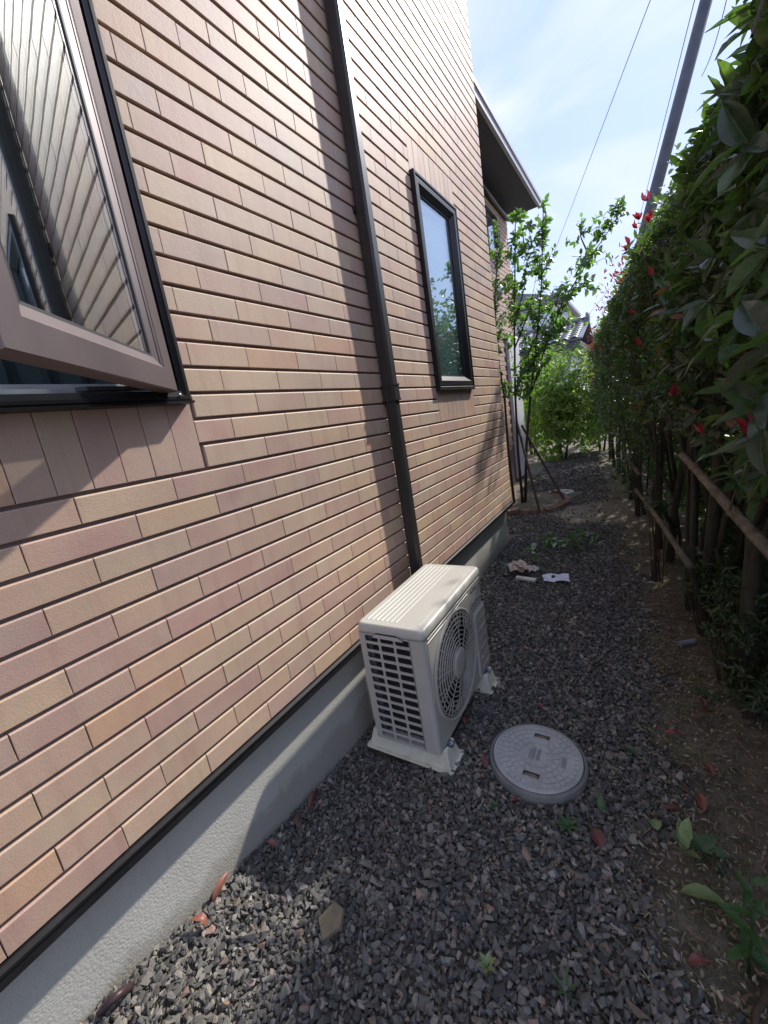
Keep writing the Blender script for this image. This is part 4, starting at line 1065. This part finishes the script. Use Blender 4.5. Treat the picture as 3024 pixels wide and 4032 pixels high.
# ------------------------------------------------------------------ garden tree with stakes in a brick-edged bed
tree = empty('garden_tree', (-.36, 6.05, 0)); to = Vector((-.36, 6.05, 0))
tag(tree, 'slender multi-stemmed garden tree with fresh green leaves beyond the wall corner', 'tree')
rt = np.random.default_rng(77)
BR = [[(-.46, 6.05, -.03), (-.47, 6.02, .8), (-.45, 6.0, 1.6), (-.52, 6.05, 2.3), (-.48, 6.1, 3.0), (-.36, 6.15, 3.7)],
      [(-.34, 6.06, -.03), (-.34, 6.05, .8), (-.30, 6.0, 1.6), (-.24, 6.02, 2.5), (-.17, 6.05, 3.3), (-.12, 6.05, 3.85)],
      [(-.31, 6.10, .02), (-.22, 6.08, .9), (-.10, 6.0, 1.55), (.03, 5.98, 2.2), (.14, 6.0, 2.9), (.22, 6.0, 3.75)],
      [(-.10, 6.0, 1.55), (.10, 5.98, 2.05), (.38, 5.96, 2.62), (.70, 5.98, 3.02), (.95, 6.0, 3.30), (1.06, 6.0, 3.45)],
      [(-.30, 6.0, 1.6), (-.05, 6.05, 2.2), (.22, 6.1, 2.62), (.42, 6.1, 2.80)],
      [(-.27, 6.02, 2.2), (-.02, 6.0, 2.65), (.12, 5.95, 3.1), (.05, 5.9, 3.55)],
      [(.38, 5.96, 2.62), (.50, 5.9, 2.65), (.62, 5.9, 2.72)], [(.03, 5.98, 2.2), (.25, 5.9, 2.25), (.40, 5.9, 2.35)],
      [(-.45, 6.0, 1.9), (-.58, 5.9, 2.3), (-.62, 5.85, 2.7)], [(-.24, 6.02, 2.5), (-.05, 5.9, 2.9), (.0, 5.85, 3.3)], [(-.1, 6.0, 1.6), (.1, 5.9, 1.9), (.22, 5.85, 2.0)],
      [(.70, 5.98, 3.02), (.62, 5.95, 3.25), (.60, 5.95, 3.4)]]
tT, tD = [], []
for k, pl in enumerate(BR):
    r0 = .022 if k < 3 else .011
    MB().tube([Vector(p) - to for p in pl], [r0 * (1 - .75 * i / (len(pl) - 1)) for i in range(len(pl))], 7).build('stem' if k < 3 else 'branch', m_stem, tree, smooth=True)
    for i in range(len(pl) - 1):
        a, b_ = Vector(pl[i]), Vector(pl[i + 1])
        if b_.z < 1.45: continue
        m = int((b_ - a).length * (19 if k != 3 else 22)) + 1
        for j in range(m):
            f = rt.random(); p = a.lerp(b_, f)
            if p.z < 1.5: continue
            side = Vector(unit(1, rt)[0]); side = (side + (b_ - a).normalized() * .6 + Vector((0, -.1, .25))).normalized()
            ln_ = rt.uniform(.06, .34) * (1.0 if p.z < 3.2 else .6); e = p + side * ln_
            tT.append(e); tD.append(side); tT.append(p.lerp(e, .5)); tD.append(side)
tT = np.array([tuple(p) for p in tT]); tD = np.array([tuple(p) for p in tD])
P, D, Nn, L, Wd = sprays(tT, tD, 5, .080, .62, rt, .85)
V, F_ = leaf_geo(P, D, Nn, L, Wd, .16, .16, rt)
o = link('crown', np_mesh('crown', V - np.array(to), F_, m_tree, True, np.repeat(rt.beta(2, 2.2, len(P)), 8)), tree); o['kind'] = 'stuff'
tw = MB()
for p, d in zip(tT[::2], tD[::2]):
    p = Vector(p); d = Vector(d); tw.tube([p - d * .16 - to, p - to], [.003, .0015], 4, False)
tw.build('twigs', m_stem, tree)['kind'] = 'stuff'
o = MB().tube([(0, 0, -.02), (-.11, .17, .36), (-.36, .58, 1.25)], .018, 8).build('stake', m_stake); o.location = (.04, 5.45, 0); tag(o, 'dark wooden stake leaning on the tree, nearer of the pair', 'stake', 'stakes propping the garden tree')
o = MB().tube([(0, 0, -.02), (-.16, .12, .26), (-.62, .35, 1.15)], .018, 8).build('stake', m_stake); o.location = (.27, 6.08, 0); tag(o, 'dark wooden stake leaning on the tree beside the far drain lid', 'stake', 'stakes propping the garden tree')
bed = empty('garden_bed', (-.3, 6.1, 0)); tag(bed, 'planting bed edged with old red bricks around the tree', 'garden bed')
bm_ = MB(); bp_ = [(-.88, 5.52), (-.02, 5.50), (.10, 5.62), (.26, 6.02), (.16, 6.55), (-.1, 6.75), (-.88, 6.8)]
bm_.prism([(p[0] + .3, p[1] - 6.1) for p in bp_], -.03, .035, 'z'); bm_.build('soil', m_soil, bed)
edge = [(-.56 + .125 * k, 5.525 - .004 * k, R_.uniform(-.1, .1)) for k in range(5)] + [(.10, 5.60, .9), (.155, 5.70, 1.0), (.20, 5.80, 1.1), (.24, 5.91, 1.05), (.265, 6.03, 1.3), (.25, 6.15, 1.7), (.23, 6.28, 1.75), (.19, 6.42, 1.9), (.12, 6.55, 2.2), (.02, 6.66, 2.5)]
for k, (bx, by, br) in enumerate(edge):
    o = MB().box(-.055, .055, -.036, .036, -.03, .030).build('brick', m_redbrick, bed, bevel=.005)
    o.location = (bx + .3, by - 6.1, .035 + R_.uniform(-.008, .012)); o.rotation_euler = (R_.uniform(-.12, .12) + (.25 if k > 4 else 0), R_.uniform(-.12, .12), br)

# ------------------------------------------------------------------ far end: bush, neighbours, pole, wires
def leafball(name, label, cat, c, rad, n, per, L, Wr, mat, seed, trunk=True, parts=('crown',)):
    r = np.random.default_rng(seed); o0 = np.array([c[0], c[1], 0.0]); a = empty(name, tuple(o0)); tag(a, label, cat)
    dirs = unit(n, r); rr = (r.random((n, 1)) ** .45)
    bump = 1 + .22 * np.sin(dirs[:, :1] * 7 + seed) * np.sin(dirs[:, 2:3] * 6 + 1) + .12 * np.sin(dirs[:, 1:2] * 13)
    T = np.array(c) + dirs * rr * bump * np.array(rad); T[:, 2] = np.maximum(T[:, 2], .05)
    P, D, Nn, LL, WW = sprays(T, dirs + np.array([0, 0, .4]) + r.normal(0, .3, (n, 3)), per, L, Wr, r)
    V, F_ = leaf_geo(P, D, Nn, LL, WW, .15, .15, r)
    o = link('crown', np_mesh('crown', V - o0, F_, mat, True, np.repeat(r.beta(2, 2, len(P)), 8)), a); o['kind'] = 'stuff'
    for k in range(3):
        an = 2.1 * k; MB().tube([(.05 * math.cos(an), .05 * math.sin(an), -.05), (.15 * math.cos(an) * rad[0], .15 * math.sin(an), c[2] * .5), (.4 * math.cos(an) * rad[0], .4 * math.sin(an) * rad[1], c[2])], [.03, .022, .01], 6).build('trunk', m_stem, a, smooth=True)
    return a
leafball('bush', 'bright yellow-green bush closing the far end of the alley', 'bush', (-.45, 10.6, 1.35), (1.15, .9, 1.30), 2300, 7, .085, .5, m_bush, 3)
leafball('bush', 'bright green bush at the far end, against the hedge', 'bush', (.30, 11.6, 1.15), (.9, .8, 1.1), 1000, 7, .085, .5, m_bush, 4)
leafball('bush', 'pale green bush behind the white panel at the far end', 'bush', (-1.5, 12.2, 1.4), (.9, .9, 1.4), 900, 7, .09, .5, m_bush, 6)
leafball('distant_tree', 'round green tree far behind the hedge end', 'tree', (-.2, 27, 3.4), (1.8, 1.6, 1.9), 500, 6, .22, .6, m_tree, 9)
# neighbour's low house with a tiled roof
nb = empty('neighbour_house', (-4, 17, 0)); no = Vector((-4, 17, 0)); tag(nb, 'low neighbouring house with a grey tiled roof beyond the bushes', 'house')
def npart(mb, name, mat, parent=None, **kw):
    o = mb.build(name, mat, parent or nb, **kw); o.location = (-no if parent is None else Vector((0, 0, 0))); return o
npart(MB().box(-9, -.9, 16.2, 20, 0, 3.15), 'wall', m_white)
npart(MB().box(-9.3, -.50, 15.55, 20.4, 2.98, 3.16), 'eave_board', m_soffit)
rf = npart(MB().add([(-9.4, 15.5, 3.17), (-.42, 15.5, 3.17), (-.42, 18.0, 3.98), (-9.4, 18.0, 3.98), (-9.4, 20.5, 3.17), (-.42, 20.5, 3.17), (-9.4, 15.5, 3.23), (-.42, 15.5, 3.23), (-.42, 18.0, 4.04), (-9.4, 18.0, 4.04), (-9.4, 20.5, 3.23), (-.42, 20.5, 3.23)],
                    [(6, 7, 8, 9), (9, 8, 11, 10), (0, 3, 2, 1), (3, 4, 5, 2), (0, 1, 7, 6), (4, 10, 11, 5), (1, 2, 8, 7), (2, 5, 11, 8), (0, 6, 9, 3), (3, 9, 10, 4)]), 'roof', m_tile)
tl = MB(); TLW = .30
for i in range(18):
    for j in range(10):
        xx = -.55 - TLW * i - (.0); yy = 15.46 + .262 * j; zz = 3.245 + .0849 * j
        P = []
        for k in range(6):
            f = k / 5; P.append((xx - TLW * f, .055 * math.sin(f * math.pi * 1.25) - .01))
        b0 = len(tl.v)
        for (dy, dz_) in ((0, .012), (.27, .0875 - .012)):
            for p in P: tl.v.append((p[0], yy + dy, zz + dz_ + p[1]))
        for k in range(5): tl.f.append((b0 + k, b0 + k + 1, b0 + 6 + k + 1, b0 + 6 + k))
        for p in P: tl.v.append((p[0], yy, zz + p[1] - .02))
        for k in range(5): tl.f.append((b0 + k, b0 + 12 + k, b0 + 12 + k + 1, b0 + k + 1))
o = tl.build('roof_tiles', m_tile, rf, smooth=False); o['kind'] = 'stuff'
MB().tube([(-9.4 + .5 * k, 18.0, 4.10) for k in range(18)] + [(-.55, 18.0, 4.10)], .11, 10).build('ridge', m_tile, rf, smooth=True)
og = MB().lathe([(.0, .12), (.16, .10), (.2, .05), (.2, -.02)], 12, (-.50, 18.0, 4.12), 'x', cap=False); og.box(-.58, -.40, 17.82, 18.18, 3.93, 4.12); og.build('ridge_end_tile', m_tile, rf)
wh = empty('white_house', (-4, 25, 0)); tag(wh, 'white two-storey house with a small window behind the tiled roof', 'house'); wo = Vector((-4, 25, 0))
def wpart(mb, name, mat): o = mb.build(name, mat, wh); o.location = -wo; return o
wpart(MB().box(-9.5, -2.05, 22.2, 28, 0, 5.75), 'wall', m_white)
wpart(MB().prism([(-10, 5.76), (-1.75, 5.76), (-1.75, 5.9), (-5.9, 7.2), (-10, 5.9)], 21.9, 28.3, 'y'), 'roof', m_tile)
wn = wpart(MB().ring(-.45, .45, 4.25, 5.35, [(0, 0), (0, .05), (.06, .05), (.06, 0)]), 'window', m_rail); wn.rotation_euler = (0, 0, -math.pi / 2); wn.location = Vector((-2.75, 22.19, 0)) - wo
MB().box(.0, .02, -.39, .39, 4.31, 5.29).build('pane', m_glass, wn)

pl0, pl1 = Vector((.60, 8.0, 0)), Vector((2.55, 8.0, 6.6))
def at_plane_y(u_, v__, Y):
    d = RC.T @ np.array([u_ - W_PX / 2, v__ - H_PX / 2, F_PX]); t = (Y - CAM[1]) / d[1]; return Vector(CAM + t * d)
a_, b_ = at_plane_y(2781, 0, 14.5), at_plane_y(2604, 664, 14.5); dr = (a_ - b_).normalized()
base_ = b_ - dr * (b_.z / dr.z); top_ = a_ + dr * 1.6
o = MB().tube([Vector((0, 0, -.2)), (top_ - base_) * .5, top_ - base_], [.155, .140, .128], 20).build('utility_pole', m_pole, smooth=True); o.location = base_
tag(o, 'grey steel utility pole leaning up behind the hedge', 'pole')
def wire(label, p, q_, Zc, rad=.006):
    def at_z(u_, v__, Z):
        d = RC.T @ np.array([u_ - W_PX / 2, v__ - H_PX / 2, F_PX]); t = (Z - CAM[2]) / d[2]; return Vector(CAM + t * d)
    A, B = at_z(*p, Zc), at_z(*q_, Zc); d = (B - A); A2, B2 = A - d * .5, B + d * 1.2
    P = [A2.lerp(B2, k / 12) + Vector((0, 0, -.15 * math.sin(math.pi * k / 12) + .1)) for k in range(13)]
    o = MB().tube([x_ - A2 for x_ in P], rad, 5).build('overhead_wire', m_wire, smooth=True); o.location = A2; tag(o, label, 'wire', 'overhead wires')
wire('thin overhead wire crossing the open sky left of the pole', (2564, 0), (2132, 1114), 5.6, .0048)
wire('thin overhead wire running close beside the leaning pole', (2737, 0), (2494, 944), 5.9, .0055)
wire('thin overhead wire at the far right between pole and hedge', (2862, 0), (2811, 170), 5.9, .0055)
wire('faint low overhead wire above the tiled roof', (2390, 1150), (2302, 1254), 6.4, .009)

# ------------------------------------------------------------------ litter, weeds, fallen leaves, debris
r = np.random.default_rng(5)
n = 15000
Y_ = r.uniform(.6, 7.0, n); X_ = gravel_edge(Y_) - .10 + np.abs(r.normal(0, .34, n))
P = np.stack([X_, Y_, hgt(X_, Y_) + r.uniform(-.004, .010, n)], -1); D = unit(n, r); D[:, 2] *= .25
Nn = unit(n, r) * .4 + np.array([0, 0, 1.]); Lf = r.uniform(.006, .022, n); thin = r.random(n) < .4; Lf = np.where(thin, Lf * 1.8, Lf)
V, F_ = leaf_geo(P, D, Nn, Lf, np.where(thin, .0035, Lf * .5), .2, .1, r)
o = link('leaf_litter', np_mesh('leaf_litter', V, F_, m_litter, True, np.repeat(r.random(n), 8))); tag(o, 'brown crumbs of dead leaves and twigs on the soil by the hedge', 'leaf litter', kind='stuff')
n = 6500
cl_ = np.array([(1.33, .95, .12), (1.42, 1.0, .1), (1.33, 1.75, .12), (1.38, 2.15, .14), (1.28, 2.6, .12), (1.36, 1.4, .10), (1.30, 2.35, .1), (1.45, 1.25, .1), (1.27, 3.1, .12), (-.2, 6.1, .3)])
ci = r.integers(0, len(cl_), n); P = np.stack([cl_[ci, 0] + r.normal(0, 1, n) * cl_[ci, 2], cl_[ci, 1] + r.normal(0, 1, n) * cl_[ci, 2], np.zeros(n)], -1)
P[:, 2] = hgt(P[:, 0], P[:, 1]) - .012 + np.where(P[:, 1] > 5, .045, 0); D = unit(n, r) * .8 + np.array([0, 0, .8])
V, F_ = leaf_geo(P, D, unit(n, r), r.uniform(.010, .026, n), r.uniform(.0025, .005, n), .1, .3, r)
o = link('moss', np_mesh('moss', V, F_, leaf_mat('moss', [(0, (.09, .10, .04)), (.6, (.16, .165, .075)), (1, (.30, .28, .16))], .8, .2, 1, (1.2, 1.3, .6)), True, np.repeat(r.random(n), 8))); tag(o, 'short olive moss and grass in patches on the soil', 'moss', kind='stuff')

def fallen(label, x, y, ang, L, mat, wr=.4, z=.022, pitch=.1, roll=0.0, curl=.32, name='fallen_leaf', group='fallen leaves'):
    rows = []; N_ = 8
    for i in range(N_ + 1):
        t = i / N_; wv = L * wr / 2 * (math.sin(math.pi * min(1, t ** .85)) ** .8) + .0006
        for s in (-1, -.5, 0, .5, 1): rows.append((s * wv, t * L - L / 2, abs(s) * wv * .42 - curl * L * (t - .5) ** 2 * 2 + .0016 * R_.uniform(-1, 1)))
    F2 = [(i * 5 + j, i * 5 + j + 1, i * 5 + j + 6, i * 5 + j + 5) for i in range(N_) for j in range(4)]
    o = link(name, np_mesh(name, np.array(rows), [np.array(F2)], mat, True, np.full(len(rows), R_.random())))
    o.location = (x, y, float(hgt(x, y)) + z); o.rotation_euler = (pitch, roll, ang); tag(o, label, 'leaf', group); return o
m_lr = flat_leaf_mat('dead_leaf_red', (.16, .045, .04)); m_lo = flat_leaf_mat('dead_leaf_orange', (.21, .075, .05)); m_lb = flat_leaf_mat('dead_leaf_brown', (.12, .055, .035))
m_lp = flat_leaf_mat('petal_pink', (.33, .05, .09)); m_lg = flat_leaf_mat('fallen_leaf_green', (.055, .11, .04)); m_ly = flat_leaf_mat('fallen_leaf_pale', (.19, .25, .10)); m_lw = flat_leaf_mat('leaf_pale_underside', (.30, .36, .28))
fallen('long rust red leaf lying against the foot of the stucco base', -.02, .497, .25, .085, m_lo, .28, .045, .35, .3)
fallen('curled orange leaf on sunlit gravel at the foot of the base', .02, .40, 2.2, .06, m_lo, .45, .045, .5, .2, .5)
fallen('dark red leaf at the foot of the base, nearest the air conditioner', -.015, .93, .2, .075, m_lr, .3, .03, .35)
fallen('dull brown leaf at the foot of the base beside the dark red one', .0, .83, .7, .06, m_lb, .35, .03, .3)
fallen('orange red leaf scrap halfway along the foot of the base', -.005, .70, 1.9, .04, m_lo, .5, .03, .4)
fallen('small red leaf beside the air conditioner under the fan', .43, 1.583, .4, .045, m_lr, .5, .024, .5)
fallen('pink petal on gravel beyond the near drain lid', .743, 1.806, 1.1, .035, m_lp, .5, .026, .3)
fallen('bright pink petal in front of the near drain lid', .763, 1.234, 2.6, .036, m_lp, .4, .03, .6)
fallen('dark green fallen leaf on gravel right of the near drain lid', 1.13, 1.655, 1.0, .060, m_lg, .5, .03, .2)
fallen('upright green leaf stuck in gravel in front of the drain lid', 1.045, 1.34, .15, .070, m_lg, .32, .045, .9)
fallen('broad reddish brown leaf on the dark gravel right of centre', 1.045, 1.215, .5, .062, m_lr, .7, .03, .25)
fallen('bright pinkish red leaf on the soil, farthest of the red ones', 1.285, 1.823, -1.45, .062, m_lp, .32, .02, .05)
fallen('rust red leaf on mossy soil at the right', 1.351, 1.513, .2, .072, m_lo, .45, .022, .15)
fallen('dry brown leaf lying beside the rust red leaf', 1.27, 1.443, 1.9, .065, m_lb, .35, .022, .15)
fallen('dark red leaf on the soil near the right edge', 1.39, 1.675, .5, .06, m_lr, .4, .02, .1)
fallen('red leaf below the small rosette weed', 1.412, 2.07, .2, .05, m_lr, .45, .02, .2)
fallen('long curled brown leaf below the rosette weed', 1.405, 1.985, -.9, .11, m_lb, .28, .022, .1, .1, .3)
fallen('pale yellow green long leaf lying by the tall weed', 1.325, 1.17, -1.5, .115, m_ly, .36, .024, .06)
fallen('round pale leaf with a bite on gravel at the right', 1.212, 1.35, .3, .036, m_ly, .95, .026, .15)
fallen('rust coloured leaf at the mossy gravel edge, lower right', 1.298, .985, -1.2, .052, m_lr, .45, .022, .15)
fallen('bright green leaf lying at the lower right frame edge', 1.43, 1.05, 1.3, .075, m_lg, .5, .022, .12)
fallen('pale upturned leaf at the gravel edge below the thin rail', 1.235, 3.40, 1.4, .075, m_lw, .4, .03, .1)
fallen('light green leaf tucked behind the rim of the near drain lid', .66, 1.63, .9, .03, m_ly, .4, .03, .3)
fallen('crumpled orange leaf on gravel before the sandy patch', 1.02, 4.55, .5, .07, m_lo, .6, .03, .4, .2, .6)
fallen('dark red leaf against the left rim of the near drain lid', .60, 1.37, .5, .06, m_lr, .35, .03, .4)

def weed(name, label, loc, leaves, mat, stem_h=0.0, seed=0):
    r_ = np.random.default_rng(seed); a = empty(name, loc); tag(a, label, 'weed')
    if stem_h > 0: MB().tube([(0, 0, -.02), (.004, .01, stem_h * .5), (.0, .02, stem_h)], [.0035, .003, .0015], 6).build('stem', m_weed, a, smooth=True)
    for (h, ang, el, L, wr) in leaves:
        rows = []; N_ = 7
        for i in range(N_ + 1):
            t = i / N_; wv = L * wr / 2 * (math.sin(math.pi * min(1, t ** .8)) ** .8) * (1 + .12 * (i % 2)) + .0004
            for s in (-1, 0, 1): rows.append((s * wv, t * L, abs(s) * wv * .35 - .22 * L * t * t))
        F2 = [(i * 3 + j, i * 3 + j + 1, i * 3 + j + 4, i * 3 + j + 3) for i in range(N_) for j in range(2)]
        o = link('leaf', np_mesh('leaf', np.array(rows), [np.array(F2)], mat, True, np.full(len(rows), float(r_.random()))), a); o.location = (0, .02 * h / max(stem_h, .01) if stem_h else 0, h); o.rotation_euler = (el, 0, ang)
    return a
LV = [(.05 + .022 * k, 2.4 * k, .35 + .05 * (k % 3), .085 - .003 * k, .30) for k in range(11)]
weed('tall_weed', 'tall upright weed with serrated leaves at the lower right', (1.405, 1.03, -.01), LV, m_weed, .30, 1)
weed('rosette_weed', 'small green rosette weed on the soil below the trunks', (1.436, 2.16, -.005), [(.0, .63 * k, .45, .06, .35) for k in range(10)], m_weed, 0, 2)
weed('rosette_weed', 'bright green tuft sprouting from gravel in front of the drain lid', (.948, 1.225, .012), [(.0, .9 * k, .55, .045, .32) for k in range(7)], m_weed, 0, 3)
weed('seedling', 'upright seedling with pale oval leaves at the gravel edge', (1.289, 1.287, 0), [(.02, .3, 1.25, .09, .38), (.02, 2.1, 1.2, .085, .30), (.05, -.4, 1.35, .08, .45), (.01, 4.0, .8, .06, .4)], m_ly, 0, 4)
weed('seedling', 'cluster of broad pale green leaves beside the upright seedling', (1.335, 1.318, 0), [(.01, -.6, .35, .07, .55), (.012, -1.6, .3, .075, .5), (.012, .6, .4, .06, .55), (.01, -2.4, .25, .07, .3), (.012, 1.7, .4, .05, .6)], m_lg, 0, 5)
weed('sprout', 'tiny yellow green sprout in the sunlit gravel at the bottom', (.814, .73, .01), [(.0, 1.1 * k, .9, .035, .4) for k in range(6)], m_ly, 0, 6)
weed('sprout', 'thin dark green sprig in the gravel at the bottom centre', (1.006, .775, .01), [(.0, 1.3 * k, .8, .045, .14) for k in range(6)], m_weed, 0, 7)
weed('sprout', 'little green sprout in front of the drain lid rim', (.70, 1.20, .012), [(.0, 1.0 * k, .6, .03, .3) for k in range(6)], m_weed, 0, 8)
def twig(label, pts, rad=.004, seed=0):
    o0 = Vector(pts[0]); o = MB().tube([Vector(p) - o0 for p in pts], [rad * (1 - .5 * i / len(pts)) for i in range(len(pts))], 6).build('twig', m_twig, smooth=True); o.location = o0; tag(o, label, 'twig', 'fallen twigs')
twig('forked dark twig lying on gravel beside the tall weed', [(1.18, 1.165, .022), (1.25, 1.18, .030), (1.31, 1.20, .026), (1.355, 1.245, .03), (1.365, 1.30, .035)], .006)
twig('thick root-like twig at the lower right corner', [(1.43, 1.01, .012), (1.425, .97, .02), (1.40, .93, .018), (1.385, .86, .012)], .010)
twig('straight thin twig on the soil below the trunks', [(1.224, 2.893, .016), (1.34, 2.88, .02), (1.464, 2.857, .016)], .0045)
twig('thin dark twig on soil near the rosette weed', [(1.21, 2.20, .016), (1.27, 2.23, .022), (1.34, 2.30, .018)], .004)
twig('bent straw coloured stalk on gravel at the lower right', [(1.155, .99, .03), (1.20, 1.00, .036), (1.215, .97, .03)], .0022)
twig('long bare twig curving over the gravel behind the debris', [(.62, 4.38, .03), (.80, 4.50, .05), (.93, 4.38, .05), (1.0, 4.25, .04)], .004)
twig('thin stalk lying right of the near drain lid', [(1.015, 1.56, .03), (1.04, 1.49, .035), (1.075, 1.44, .03)], .0018)
o = MB().lathe([(.0135, 0), (.0135, .105), (.011, .105), (.011, .0)], 16, (0, 0, 0), 'x', cap=False).build('pipe_offcut', m_greypvc, smooth=False); o.location = (1.345, 2.588, .012); o.rotation_euler = (0, 0, .62); tag(o, 'short grey plastic pipe offcut lying on the soil', 'pipe')
sl_ = MB().add([(-.045, -.03, 0), (.02, -.038, 0), (.05, -.005, 0), (.035, .032, 0), (-.03, .03, 0), (-.042, -.026, .016), (.018, -.034, .018), (.046, -.004, .015), (.032, .029, .014), (-.028, .027, .017)],
               [(0, 4, 3, 2, 1), (5, 6, 7, 8, 9), (0, 1, 6, 5), (1, 2, 7, 6), (2, 3, 8, 7), (3, 4, 9, 8), (4, 0, 5, 9)]).build('flat_stone', m_slab, bevel=.002)
sl_.location = (.352, .615, float(hgt(.352, .615)) + .016); sl_.rotation_euler = (.25, -.2, 1.1); tag(sl_, 'flat brown stone lying on the gravel near the wall', 'stone')
o = MB().tube([Vector((.05 * math.sin(t * 2.6), .0 + t * .085, .055 * math.sin(t * 3.0))) for t in [k / 9 for k in range(10)]], .010, 10).build('drain_hose', m_hose, smooth=True); o.location = (-.045, .125, .095); tag(o, 'dark purple hose end poking from gravel at the stucco base', 'hose')

# offcuts and rubbish left on the gravel
def crumple(name, label, cat, loc, rz, sx, sy, amp, mat, seed, n_=9, thick=.0012):
    r_ = np.random.default_rng(seed); xs = np.linspace(-sx, sx, n_); ys = np.linspace(-sy, sy, n_); P2 = []
    ph = r_.uniform(0, 6.28, 6)
    for x in xs:
        for y in ys:
            z = amp * (abs(math.sin(x / sx * 2.3 + ph[0] + y / sy)) + .7 * abs(math.sin(y / sy * 2.9 + ph[1] - x / sx * 1.3)) + .3 * r_.random())
            P2.append((x * (1 + .08 * math.sin(y / sy * 1.5 + ph[2])) + y * .15 * math.sin(ph[4]) + r_.normal(0, sx * .015), y * (1 + .14 * math.sin(x / sx * 1.2 + ph[3])) + r_.normal(0, sy * .015), z))
    m = MB(); N2 = n_ * n_; m.v = P2 + [(p[0], p[1], p[2] - thick) for p in P2]
    for i in range(n_ - 1):
        for j in range(n_ - 1):
            a = i * n_ + j; m.f.append((a, a + n_, a + n_ + 1, a + 1)); m.f.append((N2 + a, N2 + a + 1, N2 + a + n_ + 1, N2 + a + n_))
    for i in range(n_ - 1):
        for (a, b2) in ((i, i + 1), (i * n_, (i + 1) * n_), (N2 - n_ + i, N2 - n_ + i + 1), (i * n_ + n_ - 1, (i + 1) * n_ + n_ - 1)): m.f.append((a, b2, N2 + b2, N2 + a))
    o = m.build(name, mat); o.location = loc; o.rotation_euler = (0, 0, rz); tag(o, label, cat); return o
crumple('paper_scrap', 'crumpled brown paper scrap standing in the rubbish on the gravel', 'paper', (.235, 3.46, .02), .5, .075, .095, .05, m_paper, 1)
crumple('paper_scrap', 'torn tan paper strip lying across the rubbish pile', 'paper', (.27, 3.42, .07), 1.1, .035, .09, .03, m_paper, 7)
crumple('white_cloth', 'white cloth lying flat on the gravel beside the rubbish', 'cloth', (.565, 3.36, .022), .18, .105, .068, .014, m_cloth, 2, 11, .004)
crumple('plastic_packet', 'small white and pink printed packet among the rubbish', 'packet', (.36, 3.50, .025), .3, .045, .06, .02, m_pkt, 3)
crumple('plastic_film', 'piece of clear bluish plastic film beside the wall base rubbish', 'plastic film', (.13, 3.58, .022), 1.2, .03, .06, .008, m_blue, 4)
o = MB().box(-.085, .085, -.018, .018, 0, .022).build('plastic_strip', m_cream, bevel=.003); o.location = (.335, 3.30, .024); o.rotation_euler = (.1, .03, -.12); tag(o, 'cream plastic trunking offcut in front of the rubbish', 'plastic strip')
o = MB().lathe([(.011, 0), (.013, .01), (.013, .03), (.008, .035)], 10).build('rubber_cap', m_blk); o.location = (.425, 3.285, .03); o.rotation_euler = (1.5, .3, .4); tag(o, 'black rubber cap beside the cream plastic strip', 'cap')
o = MB().tube([(0, 0, .02), (.04, .02, .03), (.07, .0, .025), (.13, .02, .02)], .004, 6).build('cable_offcut', m_blk, smooth=True); o.location = (.10, 3.34, 0); tag(o, 'short black cable offcut left of the crumpled paper', 'cable')
o = MB().lathe([(.014, -.008), (.018, 0), (.013, .010), (.004, .013)], 8).build('pebble', m_stone); o.location = (.548, 3.35, .048); tag(o, 'small dark pebble lying on the white cloth', 'pebble')
m_cut = leaf_mat('cut_leaf', [(0, (.08, .15, .045)), (.8, (.13, .22, .065)), (1, (.36, .42, .33))], .3, .25)
cut_meshes = [leaf_proto(300 + k) for k in range(8)]
for m_ in cut_meshes: m_.materials.append(m_cut)
for m_ in cut_meshes[6:]: m_.materials.clear(); m_.materials.append(m_lw)
def cut_branch(label, pts, seed, n_):
    r_ = np.random.default_rng(seed); o0 = Vector(pts[0]); a = empty('cut_branch', o0); tag(a, label, 'branch', 'cut branches on the gravel')
    MB().tube([Vector(p) - o0 for p in pts], [.005 - .003 * i / len(pts) for i in range(len(pts))], 6).build('stem', m_bamboo, a, smooth=True)
    for k in range(n_):
        f = r_.random() * (len(pts) - 1.01); i = int(f); p = Vector(pts[i]).lerp(Vector(pts[i + 1]), f - i) + Vector((r_.normal(0, .045), r_.normal(0, .06), .012 + r_.random() * .03))
        d = Vector((r_.normal(), r_.normal(), r_.normal() * .25)); nn = Vector((r_.normal() * .4, r_.normal() * .4, 1))
        o = place_leaf(cut_meshes[int(r_.integers(0, 8))], a, o0, p + Vector((0, 0, .02)), d, nn, r_.uniform(.09, .125))
cut_branch('leafy cut branch on the gravel just behind the rubbish', [(.30, 3.62, .03), (.26, 3.85, .04), (.33, 4.15, .06), (.48, 4.35, .05)], 21, 22)
cut_branch('leafy cut branch on the gravel in the middle of the alley', [(.72, 4.40, .04), (.62, 4.15, .05), (.55, 3.95, .04)], 22, 24)
print('objects', len(bpy.data.objects), 'tris', sum(len(m.loop_triangles) if m.loop_triangles else sum(max(0, p.loop_total - 2) for p in m.polygons) for m in bpy.data.meshes if len(m.polygons) < 5000))
